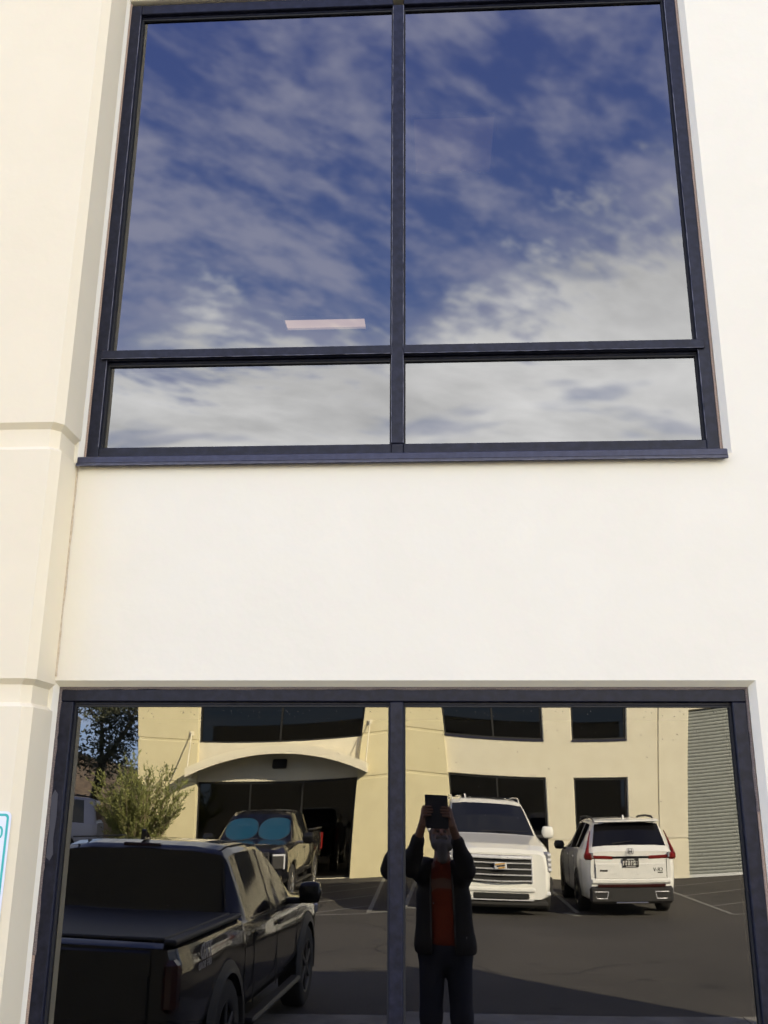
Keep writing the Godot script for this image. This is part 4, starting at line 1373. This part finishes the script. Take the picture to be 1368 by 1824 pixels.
	for q in [[-0.030, 0.0, 0.012, 0.08], [0.030, 0.0, 0.012, 0.08], [0.0, -0.004, 0.05, 0.012]]:
		bit(em, "emblem_stroke", mats.plastic, Vector3(q[0], q[1], 0.03), Vector3(q[2], q[3], 0.012), 0.003)
	var out := rounded(-0.058, -0.05, 0.058, 0.05, 0.02, 3)
	var op := []
	var orr := []
	for k in out.size() + 1:
		op.append(Vector3(out[k % out.size()].x, out[k % out.size()].y, 0.03))
		orr.append(0.004)
	var os := tool()
	tube(os, op, orr, 4)
	put(em, "emblem_ring", os, mats.chrome)
	lettering(t, "badge", "CR-V", 0.06, mats.plastic, Transform3D(Basis(), Vector3(-0.52, 0.775, r + 0.021)), true, 0.004)
	bit(t, "badge", mats.plastic, Vector3(-0.56, 0.725, r + 0.021), Vector3(0.10, 0.018, 0.004), 0.001)
	bit(t, "badge", mats.plastic, Vector3(0.52, 0.765, r + 0.021), Vector3(0.15, 0.03, 0.004), 0.001)
	var fin := tool()
	slab(fin, PackedVector2Array([Vector2(-0.09, 0), Vector2(0.08, 0), Vector2(0.065, 0.07), Vector2(0.04, 0.08)]), Transform3D(Basis(Vector3.UP, -PI / 2), Vector3(0, 1.62, 4.0 - half)), 0.03)
	put(t, "roof_aerial", fin, mats.paint_white)
	bit(t, "rear_wiper", mats.plastic, Vector3(0.12, 1.235, r - 0.12), Vector3(0.42, 0.012, 0.02), 0.004, Vector3(-0.6, 0, -0.12))

# ---------------------------------------------------------------- the photographer
# Surface nets over a smooth union of tapered capsules [a, b, ra, rb, squash z]; cut lowers the field where it returns more.
func nets(bones: Array, cell: float, blend: float, cut = null) -> SurfaceTool:
	var lo := Vector3.ONE * 1e6
	var hi := -lo
	for q in bones:
		var r: float = maxf(q[2], q[3]) + cell * 3.0
		lo = lo.min(q[0] - Vector3.ONE * r).min(q[1] - Vector3.ONE * r)
		hi = hi.max(q[0] + Vector3.ONE * r).max(q[1] + Vector3.ONE * r)
	var n := Vector3i(((hi - lo) / cell).ceil()) + Vector3i.ONE
	var f := PackedFloat32Array()
	f.resize(n.x * n.y * n.z)
	f.fill(10.0)
	for q in bones:
		var a: Vector3 = q[0]
		var b: Vector3 = q[1]
		var ra: float = q[2]
		var rb: float = q[3]
		var sq: float = q[4] if q.size() > 4 else 1.0
		var m := Vector3.ONE * (maxf(ra, rb) + blend + cell * 2.0)
		var i0 := Vector3i(((a.min(b) - m - lo) / cell).floor()).clamp(Vector3i.ZERO, n - Vector3i.ONE)
		var i1 := Vector3i(((a.max(b) + m - lo) / cell).ceil()).clamp(Vector3i.ZERO, n - Vector3i.ONE)
		var ab := b - a
		var l2 := maxf(ab.length_squared(), 1e-9)
		for z in range(i0.z, i1.z + 1):
			for y in range(i0.y, i1.y + 1):
				for x in range(i0.x, i1.x + 1):
					var p := lo + Vector3(x, y, z) * cell
					var t := clampf((p - a).dot(ab) / l2, 0.0, 1.0)
					var d := p - a - ab * t
					d.z /= sq
					var v := d.length() - lerpf(ra, rb, t)
					var k := (z * n.y + y) * n.x + x
					var w := f[k]
					var h := maxf(blend - absf(w - v), 0.0) / blend
					f[k] = minf(w, v) - h * h * blend * 0.25
	if cut != null:
		for z in n.z:
			for y in n.y:
				for x in n.x:
					var k := (z * n.y + y) * n.x + x
					if f[k] < cell * 3.0:
						f[k] = maxf(f[k], cut.call(lo + Vector3(x, y, z) * cell))
	var st := tool()
	st.set_smooth_group(1)
	var vert := {}
	var step := [1, n.x, n.x * n.y]
	var corner := []
	for c in 8:
		corner.append((c & 1) * step[0] + ((c >> 1) & 1) * step[1] + ((c >> 2) & 1) * step[2])
	for z in n.z - 1:
		for y in n.y - 1:
			for x in n.x - 1:
				var k := (z * n.y + y) * n.x + x
				var inside := 0
				for c in 8:
					if f[k + corner[c]] < 0.0:
						inside += 1
				if inside == 0 or inside == 8:
					continue
				var s := Vector3.ZERO
				var m := 0
				for c in 8:
					for ax in 3:
						if not (c >> ax) & 1:
							var v0 := f[k + corner[c]]
							var v1: float = f[k + corner[c] + step[ax]]
							if (v0 < 0.0) != (v1 < 0.0):
								var p := Vector3(c & 1, (c >> 1) & 1, (c >> 2) & 1)
								p[ax] += v0 / (v0 - v1)
								s += p
								m += 1
				vert[k] = lo + (Vector3(x, y, z) + s / m) * cell
	for k in vert:
		for ax in 3:
			var u: int = step[(ax + 1) % 3]
			var v: int = step[(ax + 2) % 3]
			var v0 := f[k]
			var v1: float = f[k + step[ax]]
			if (v0 < 0.0) == (v1 < 0.0) or not (vert.has(k - u) and vert.has(k - v) and vert.has(k - u - v)):
				continue
			var out := Vector3.ZERO
			out[ax] = 1.0 if v0 < v1 else -1.0
			quad(st, vert[k], vert[k - u], vert[k - u - v], vert[k - v], out)
	return st

func build_person() -> void:
	var skin := mat("skin", lin(0.24, 0.125, 0.08), 0.55)
	surface(mat("jacket", lin(0.020, 0.016, 0.016), 0.75), mottle(201, 0.03, Color(0.6, 0.58, 0.6), Color(1, 1, 1)), 3.0)
	mat("lining", lin(0.10, 0.095, 0.085), 0.8)
	surface(mat("shirt", lin(0.30, 0.045, 0.015), 0.9), mottle(202, 0.03, Color(0.78, 0.76, 0.76), Color(1, 1, 1)), 3.0)
	surface(mat("denim", lin(0.030, 0.033, 0.055), 0.85), mottle(203, 0.05, Color(0.6, 0.6, 0.65), Color(1, 1, 1)), 4.0)
	surface(mat("beard", lin(0.30, 0.27, 0.24), 0.85), mottle(204, 0.08, Color(0.5, 0.48, 0.46), Color(1, 1, 1)), 8.0)
	mat("leather", lin(0.03, 0.025, 0.02), 0.6)
	var root := Vector3(-0.045, 0.0, 3.96)
	# the tablet is where the picture is taken from: its lens sits just behind the camera
	var b := Basis.from_euler(Vector3(deg_to_rad(16.80), deg_to_rad(3.30), deg_to_rad(0.385)), EULER_ORDER_YXZ)
	var tt := Transform3D(b, EYE + b * Vector3(-0.066, -0.078, 0.022))
	var tb := thing("tablet", "black tablet held up in both hands by the mirrored photographer", "tablet", tt.origin)
	tb.basis = b
	var st := tool()
	slab(st, rounded(-0.086, -0.121, 0.086, 0.121, 0.010), Transform3D(), 0.008)
	put(tb, "case", st, mats.plastic)
	st = tool()
	slab(st, rounded(-0.078, -0.110, 0.078, 0.110, 0.004), Transform3D(Basis(), Vector3(0, 0, 0.0045)), 0.001)
	put(tb, "screen", st, mats.black_gloss)
	st = tool()
	tube(st, [Vector3(0.066, 0.078, -0.003), Vector3(0.066, 0.078, -0.0065)], [0.006, 0.006], 12)
	put(tb, "lens", st, mats.black_gloss)
	var p := thing("person", "bearded person in open dark jacket and red shirt holding up a tablet, mirrored", "person", root)
	var hold := func(x: float, y: float, z: float) -> Vector3: return tt * Vector3(x, y, z) - root
	# body: trunk, head, arms and legs as one skin
	var bones := [
		[Vector3(-0.08, 0.93, 0), Vector3(0.08, 0.93, 0), 0.125, 0.125, 0.8], [Vector3(0, 0.95, 0), Vector3(0, 1.20, 0.0), 0.14, 0.135, 0.75],
		[Vector3(-0.07, 1.32, 0), Vector3(0.07, 1.32, 0), 0.14, 0.14, 0.75], [Vector3(-0.15, 1.46, 0), Vector3(0.15, 1.46, 0), 0.075, 0.075], [Vector3(0, 1.44, 0.0), Vector3(0, 1.62, -0.01), 0.075, 0.06]]
	for s in [-1.0, 1.0]:
		bones.append([Vector3(s * 0.10, 0.90, 0), Vector3(s * 0.115, 0.48, -0.015), 0.095, 0.062])
		bones.append([Vector3(s * 0.115, 0.48, -0.015), Vector3(s * 0.13, 0.09, 0.03), 0.062, 0.042])
		bones.append([Vector3(s * 0.13, 0.06, 0.04), Vector3(s * 0.15, 0.045, -0.13), 0.042, 0.035])
		var sh := Vector3(s * 0.165, 1.475, 0.0)
		var el := Vector3(s * (0.245 if s < 0.0 else 0.185), 1.50, -0.24)
		var wr: Vector3 = hold.call(s * 0.112, -0.085, 0.022)
		bones.append([sh, el, 0.058, 0.045])
		bones.append([el, wr, 0.043, 0.030])
	put(p, "body", nets(bones, 0.014, 0.05), skin)
	# hands: palm beside the tablet, fingers over its back, thumb on the screen
	for s in [-1.0, 1.0]:
		var hb := [[hold.call(s * 0.112, -0.090, 0.022), hold.call(s * 0.106, -0.050, 0.016), 0.029, 0.026], [hold.call(s * 0.106, -0.055, 0.016), hold.call(s * 0.103, 0.010, 0.006), 0.022, 0.016]]
		for k in 4:
			var y := -0.046 + 0.021 * k
			var reach: float = [0.046, 0.036, 0.033, 0.042][k]
			hb.append([hold.call(s * 0.104, y, 0.004), hold.call(s * 0.096, y + 0.010, -0.014), 0.0105, 0.0095])
			hb.append([hold.call(s * 0.096, y + 0.010, -0.014), hold.call(s * reach, y + 0.016, -0.0125), 0.0095, 0.0075])
		hb.append([hold.call(s * 0.108, -0.062, 0.022), hold.call(s * 0.090, -0.035, 0.021), 0.013, 0.0105])
		hb.append([hold.call(s * 0.090, -0.035, 0.021), hold.call(s * 0.068, -0.012, 0.0145), 0.0105, 0.0085])
		put(p, "hand", nets(hb, 0.004, 0.006), skin)
	# head, chin lifted
	var hc := Vector3(0.005, 1.715, -0.035)
	var tip := Basis(Vector3.RIGHT, 0.38)
	var h := func(x: float, y: float, z: float) -> Vector3: return hc + tip * Vector3(x, y, z)
	var head := [
		[h.call(0, 0.030, 0.020), h.call(0, 0.045, -0.015), 0.083, 0.076], [h.call(0, -0.04, -0.035), h.call(0, -0.085, -0.062), 0.055, 0.036],
		[h.call(-0.03, -0.055, -0.04), h.call(0.03, -0.055, -0.04), 0.04, 0.04], [h.call(0, 0.022, -0.090), h.call(0, -0.016, -0.108), 0.010, 0.015],
		[h.call(-0.045, 0.035, -0.078), h.call(0.045, 0.035, -0.078), 0.012, 0.012], [h.call(0, -0.05, 0.02), h.call(0, -0.14, 0.05), 0.055, 0.058],
		[h.call(-0.088, 0.01, 0.012), h.call(-0.090, -0.028, 0.006), 0.013, 0.010], [h.call(0.088, 0.01, 0.012), h.call(0.090, -0.028, 0.006), 0.013, 0.010]]
	put(p, "head", nets(head, 0.006, 0.02), skin)
	for s in [-1.0, 1.0]:
		st = tool()
		tube(st, [h.call(s * 0.032, 0.012, -0.082), h.call(s * 0.032, 0.012, -0.088)], [0.012, 0.008], 8)
		put(p, "eye", st, mats.lining)
	put(p, "mouth", nets([[h.call(-0.02, -0.052, -0.088), h.call(0.02, -0.052, -0.088), 0.007, 0.007]], 0.003, 0.004), mats.leather)
	var beard := [
		[h.call(-0.035, -0.036, -0.088), h.call(0.035, -0.036, -0.088), 0.013, 0.013], [h.call(-0.062, -0.02, -0.03), h.call(-0.045, -0.085, -0.055), 0.026, 0.032], [h.call(0.062, -0.02, -0.03), h.call(0.045, -0.085, -0.055), 0.026, 0.032],
		[h.call(0, -0.09, -0.065), h.call(0, -0.185, -0.05), 0.048, 0.036], [h.call(-0.05, -0.085, -0.05), h.call(0.05, -0.085, -0.05), 0.036, 0.036]]
	put(p, "beard", nets(beard, 0.006, 0.02), mats.beard)
	var hair := [[h.call(0, 0.06, 0.03), h.call(0, 0.02, 0.055), 0.083, 0.078], [h.call(-0.075, 0.03, 0.02), h.call(-0.07, -0.05, 0.035), 0.028, 0.022], [h.call(0.075, 0.03, 0.02), h.call(0.07, -0.05, 0.035), 0.028, 0.022]]
	put(p, "hair", nets(hair, 0.008, 0.02), mats.beard)
	# clothes
	var shirt := [[Vector3(-0.05, 1.00, -0.005), Vector3(0.05, 1.00, -0.005), 0.135, 0.135, 0.84], [Vector3(-0.05, 1.15, -0.005), Vector3(0.05, 1.15, -0.005), 0.135, 0.135, 0.86], [Vector3(-0.05, 1.30, 0), Vector3(0.05, 1.30, 0), 0.135, 0.135, 0.82], [Vector3(-0.10, 1.44, 0), Vector3(0.10, 1.44, 0), 0.082, 0.082], [Vector3(0, 1.47, 0.0), Vector3(0, 1.53, -0.01), 0.080, 0.072]]
	put(p, "shirt", nets(shirt, 0.014, 0.05, func(q: Vector3) -> float: return maxf(0.90 - q.y, q.y - 1.55)), mats.shirt)
	var jb := [[Vector3(-0.07, 0.99, 0), Vector3(0.07, 0.99, 0), 0.155, 0.155, 0.92], [Vector3(-0.06, 1.13, 0.0), Vector3(0.06, 1.13, 0.0), 0.155, 0.155, 0.92], [Vector3(-0.06, 1.28, 0.005), Vector3(0.06, 1.28, 0.005), 0.155, 0.155, 0.90], [Vector3(-0.13, 1.455, 0.005), Vector3(0.13, 1.455, 0.005), 0.098, 0.098], [Vector3(-0.085, 0.93, 0), Vector3(0.095, 0.93, 0), 0.155, 0.155, 0.95]]
	for s in [-1.0, 1.0]:
		var sh := Vector3(s * 0.165, 1.47, 0.0)
		var el := Vector3(s * (0.245 if s < 0.0 else 0.185), 1.50, -0.24)
		var wr: Vector3 = hold.call(s * 0.112, -0.085, 0.022)
		jb.append([sh, el, 0.080, 0.062])
		jb.append([el, el.lerp(wr, 0.62), 0.060, 0.052])
		# folds
		jb.append([sh.lerp(el, 0.35) + Vector3(s * 0.05, 0.04, 0), sh.lerp(el, 0.45) + Vector3(-s * 0.02, -0.07, 0), 0.03, 0.03])
		jb.append([el.lerp(wr, 0.25) + Vector3(s * 0.035, 0, 0), el.lerp(wr, 0.2) + Vector3(-s * 0.04, 0.03, 0), 0.03, 0.03])
		jb.append([Vector3(s * 0.17, 1.30, -0.05), Vector3(s * 0.19, 0.96, -0.07), 0.03, 0.035])
	var open := func(q: Vector3) -> float:
		var front := 0.082 - absf(q.x + 0.012) - 0.02 * (q.y - 1.2)
		var v := minf(front, -q.z - 0.045)
		v = minf(v, minf(q.y - 0.5, 1.62 - q.y))
		return maxf(v, maxf(0.895 - q.y, 0.0) * 4.0 if q.y < 0.895 else -1.0)
	put(p, "jacket", nets(jb, 0.014, 0.06, open), mats.jacket)
	# the light zip edge and lining along the open front
	for s in [-1.0, 1.0]:
		st = tool()
		var path := []
		var rad := []
		for k in 12:
			var y := 0.93 + 0.55 * k / 11.0
			path.append(Vector3(-0.012 + s * (0.092 - 0.02 * (y - 1.2)), y, -0.136 + 0.055 * pow(maxf((y - 1.25) / 0.25, 0.0), 2.0) + 0.006 * sin(y * 23.0)))
			rad.append(0.007)
		tube(st, path, rad, 5)
		put(p, "zip", st, mats.lining)
	var legs := [[Vector3(-0.08, 0.92, 0), Vector3(0.08, 0.92, 0), 0.140, 0.140, 0.85]]
	for s in [-1.0, 1.0]:
		legs.append([Vector3(s * 0.105, 0.86, 0), Vector3(s * 0.12, 0.48, -0.015), 0.108, 0.086])
		legs.append([Vector3(s * 0.12, 0.48, -0.015), Vector3(s * 0.13, 0.08, 0.03), 0.086, 0.078])
		legs.append([Vector3(s * 0.10, 0.56, -0.07), Vector3(s * 0.16, 0.50, -0.07), 0.022, 0.018])
		legs.append([Vector3(s * 0.08, 0.14, -0.03), Vector3(s * 0.19, 0.11, -0.02), 0.022, 0.018])
	put(p, "trousers", nets(legs, 0.014, 0.035, func(q: Vector3) -> float: return maxf(0.03 - q.y, q.y - 1.0)), mats.denim)
	for s in [-1.0, 1.0]:
		var shoe := nets([[Vector3(s * 0.13, 0.055, 0.06), Vector3(s * 0.145, 0.05, -0.10), 0.048, 0.046], [Vector3(s * 0.145, 0.045, -0.10), Vector3(s * 0.155, 0.042, -0.17), 0.044, 0.036]], 0.01, 0.03, func(q: Vector3) -> float: return 0.007 - q.y)
		put(p, "shoe", shoe, mats.leather)

# ---------------------------------------------------------------- plants
func leaf(st: SurfaceTool, at: Vector3, along: Vector3, across: Vector3, l: float, w: float) -> void:
	var a := along.normalized()
	var c := across.normalized()
	var n := c.cross(a)
	var b0 := at + a * l * 0.45 + c * w * 0.5 - n * w * 0.12
	var b1 := at + a * l * 0.45 - c * w * 0.5 - n * w * 0.12
	tri(st, at, b0, at + a * l, n)
	tri(st, at, at + a * l, b1, n)

func plant_materials() -> void:
	var m := mat("shrub_leaf", lin(0.17, 0.18, 0.055), 0.6)
	m.backlight_enabled = true
	m.backlight = lin(0.10, 0.13, 0.02)
	m = mat("tree_leaf", lin(0.052, 0.058, 0.034), 0.6)
	m.backlight_enabled = true
	m.backlight = lin(0.02, 0.03, 0.008)
	m = mat("hedge_leaf", lin(0.06, 0.07, 0.03), 0.7)
	surface(mat("bark_pale", lin(0.36, 0.30, 0.20), 0.9), mottle(301, 0.06, Color(0.6, 0.56, 0.5), Color(1, 1, 1)), 3.0)
	surface(mat("bark", lin(0.055, 0.045, 0.036), 0.95), mottle(302, 0.06, Color(0.5, 0.5, 0.5), Color(1, 1, 1)), 2.0)

func build_plants() -> void:
	plant_materials()
	var r := RandomNumberGenerator.new()
	r.seed = 77
	# the olive-green shrub against the wall opposite
	var t := thing("shrub", "feathery olive-green shrub with pale stems at the left corner of the building opposite", "shrub", Vector3(-8.15, 0.0, 22.3))
	var wood := tool()
	var leaves := tool()
	for k in 64:
		var a := r.randf_range(0.0, TAU)
		var lean := r.randf_range(0.06, 0.70)
		var l := r.randf_range(1.7, 3.3) * (1.0 - 0.16 * lean)
		var d := Vector3(cos(a) * lean, 1.0, sin(a) * lean * 0.5).normalized()
		var p := Vector3(r.randf_range(-0.25, 0.25), 0.0, r.randf_range(-0.2, 0.2))
		var path := []
		var rad := []
		for q in 7:
			path.append(p)
			rad.append(lerpf(0.022, 0.004, q / 6.0))
			d = (d + Vector3(r.randf_range(-0.2, 0.2), 0.05, r.randf_range(-0.2, 0.2))).normalized()
			p += d * l / 6.0
		tube(wood, path, rad, 5)
		for q in range(1, 6):
			for tw in 6:
				var s: Vector3 = path[q].lerp(path[q + 1], r.randf())
				if s.y < 0.75:
					continue
				var td: Vector3 = ((path[q + 1] - path[q]).normalized() + Vector3(r.randf_range(-1, 1), r.randf_range(-0.3, 0.7), r.randf_range(-1, 1)) * 0.8).normalized()
				var tl := r.randf_range(0.15, 0.42)
				tube(wood, [s, s + td * tl], [0.004, 0.0015], 3)
				for lf in 15:
					var at: Vector3 = s + td * tl * r.randf_range(0.1, 1.05)
					leaf(leaves, at, td + Vector3(r.randf_range(-1, 1), r.randf_range(-0.6, 0.9), r.randf_range(-1, 1)) * 0.9, Vector3(r.randf_range(-1, 1), r.randf_range(-1, 1), r.randf_range(-1, 1)), r.randf_range(0.06, 0.13), r.randf_range(0.022, 0.042))
	put(t, "stems", wood, mats.bark_pale)
	put(t, "foliage", leaves, mats.shrub_leaf)
	grow_tree(Vector3(-14.3, 0, 34.0), 11.5, 4.6, 501, "tall dark leafy tree with forked trunk beyond the left corner of the building opposite", 1.15)
	grow_tree(Vector3(-20.5, 0, 44.0), 7.0, 3.4, 502, "dark rounded tree farther off behind the forked tree", 0.8)
	grow_tree(Vector3(-15.8, 0, 52.0), 6.0, 3.4, 503, "low dark tree at the far end of the lot", 0.6)

func grow_tree(at: Vector3, high: float, wide: float, sd: int, label: String, dense: float) -> void:
	var r := RandomNumberGenerator.new()
	r.seed = sd
	var t := thing("tree", label, "tree", at, 0.0, "trees beyond the building opposite")
	var wood := tool()
	var leaves := tool()
	var tips := []
	var todo := [[Vector3.ZERO, Vector3(0.06, 1, 0), high * 0.30, 0.24 * high / 11.0, 0]]
	while todo.size():
		var b: Array = todo.pop_back()
		var p: Vector3 = b[0]
		var d: Vector3 = b[1].normalized()
		var path := []
		var rad := []
		for q in 6:
			path.append(p)
			rad.append(b[3] * lerpf(1.0, 0.62, q / 5.0))
			d = (d + Vector3(r.randf_range(-0.16, 0.16), 0.04, r.randf_range(-0.16, 0.16))).normalized()
			p += d * b[2] / 5.0
		tube(wood, path, rad, 7 if b[4] < 2 else 4)
		if b[4] >= 2:
			for q in range(1, 6):
				tips.append(path[q])
		if b[4] < 4:
			for k in 2 if b[4] == 0 else 3:
				var side := Vector3(r.randf_range(-1, 1), r.randf_range(-0.15, 0.5), r.randf_range(-1, 1)).normalized()
				todo.append([path[-1] if k == 0 else path[r.randi_range(2, 5)], d * (0.75 if b[4] < 2 else 0.4) + side * wide / high * 1.7, b[2] * r.randf_range(0.58, 0.78), b[3] * r.randf_range(0.45, 0.62), b[4] + 1])
	for tip in tips:
		if tip.y < high * 0.22:
			continue
		for k in int(26 * dense):
			var off := Vector3(r.randfn(), r.randfn() * 0.7, r.randfn()) * 0.34
			leaf(leaves, tip + off, Vector3(r.randf_range(-1, 1), r.randf_range(-1, 0.3), r.randf_range(-1, 1)), Vector3(r.randf_range(-1, 1), r.randf_range(-1, 1), r.randf_range(-1, 1)), r.randf_range(0.14, 0.30), r.randf_range(0.05, 0.10))
	put(t, "trunk", wood, mats.bark)
	put(t, "crown", leaves, mats.tree_leaf)

# ---------------------------------------------------------------- what lies farther off
func build_background() -> void:
	surface(mat("earth", lin(0.24, 0.17, 0.105), 0.95), mottle(401, 0.02, Color(0.5, 0.48, 0.42), Color(1, 1, 1)), 0.08)
	var st := tool()
	var n := fbm(61, 4, 0.02)
	var rows := []
	for j in 9:
		var row := PackedVector3Array()
		for i in 61:
			var x := -170.0 + 340.0 * i / 60.0
			var z := 95.0 + 14.0 * j
			var h := sin(PI * j / 8.0) * (7.0 + 7.0 * n.get_noise_2d(x, z) + 3.0 * n.get_noise_2d(x * 4.0, z * 4.0))
			row.append(Vector3(x, maxf(h, 0.0) - 0.05, z))
		rows.append(row)
	sheet(st, rows, func(_p): return Vector3.UP, 1)
	structure("hill", st, mats.earth)
	# the pale van at the far left
	mat("paint_pale", lin(0.42, 0.42, 0.46), 0.4)
	var c := {
		"L": 5.4,
		"W": [[0, 0.80], [0.2, 0.95], [5.2, 1.0], [5.4, 0.95]], "sill": [[0, 0.34], [5.4, 0.36]], "B": [[0, 0.85], [0.5, 1.05], [1.2, 1.15], [5.4, 1.2]],
		"T": [[0, 0.95], [0.3, 1.12], [0.9, 1.22], [1.0, 1.25], [1.7, 1.92], [2.0, 2.05], [5.0, 2.08], [5.3, 2.0], [5.36, 1.3], [5.4, 1.25]],
		"RW": [[0, 0.7], [1.0, 0.9], [1.7, 0.82], [5.4, 0.84]], "arches": [[0.95, 0.40, 0.36], [4.2, 0.40, 0.36]],
		"front_glass": [1.0, 1.7], "rear_glass": [5.31, 5.355], "side_glass": [[1.5, 2.3], [2.4, 3.6], [3.7, 4.9]],
	}
	var v := thing("van", "pale grey van with roof rack parked far off behind the shrub", "van", Vector3(-15.2, 0.0, 31.0), deg_to_rad(78.0))
	car_shell(v, c, mats.paint_pale, mats.car_glass, mats.car_glass)
	for a in c.arches:
		for sx in [-1.0, 1.0]:
			wheel(v, Vector3(sx * 0.85, 0.36, a[0] - 2.7), 0.36, 0.24, 5, mats.alloy)
	for k in 4:
		bit(v, "rack_bar", mats.plastic, Vector3(0, 2.14, -0.6 + 0.85 * k), Vector3(1.7, 0.04, 0.05), 0.01)
	for sx in [-1.0, 1.0]:
		bit(v, "rack_rail", mats.plastic, Vector3(sx * 0.80, 2.115, 0.7), Vector3(0.04, 0.05, 3.0), 0.01)
	# a tan block fence behind it
	mat("fence_tan", lin(0.30, 0.21, 0.13), 0.9)
	var fe := thing("block_wall", "low tan boundary wall behind the pale van", "wall", Vector3(-20.0, 0.0, 40.0))
	for k in 9:
		for row in 5:
			beam(fe, "block", mats.fence_tan, Vector3(-8.0 + 2.0 * k + 0.01 + (0.5 if row % 2 else 0.0), 0.36 * row, 0.0), Vector3(-6.0 + 2.0 * k - 0.01 + (0.5 if row % 2 else 0.0), 0.36 * row + 0.35, 0.2), 0.01)
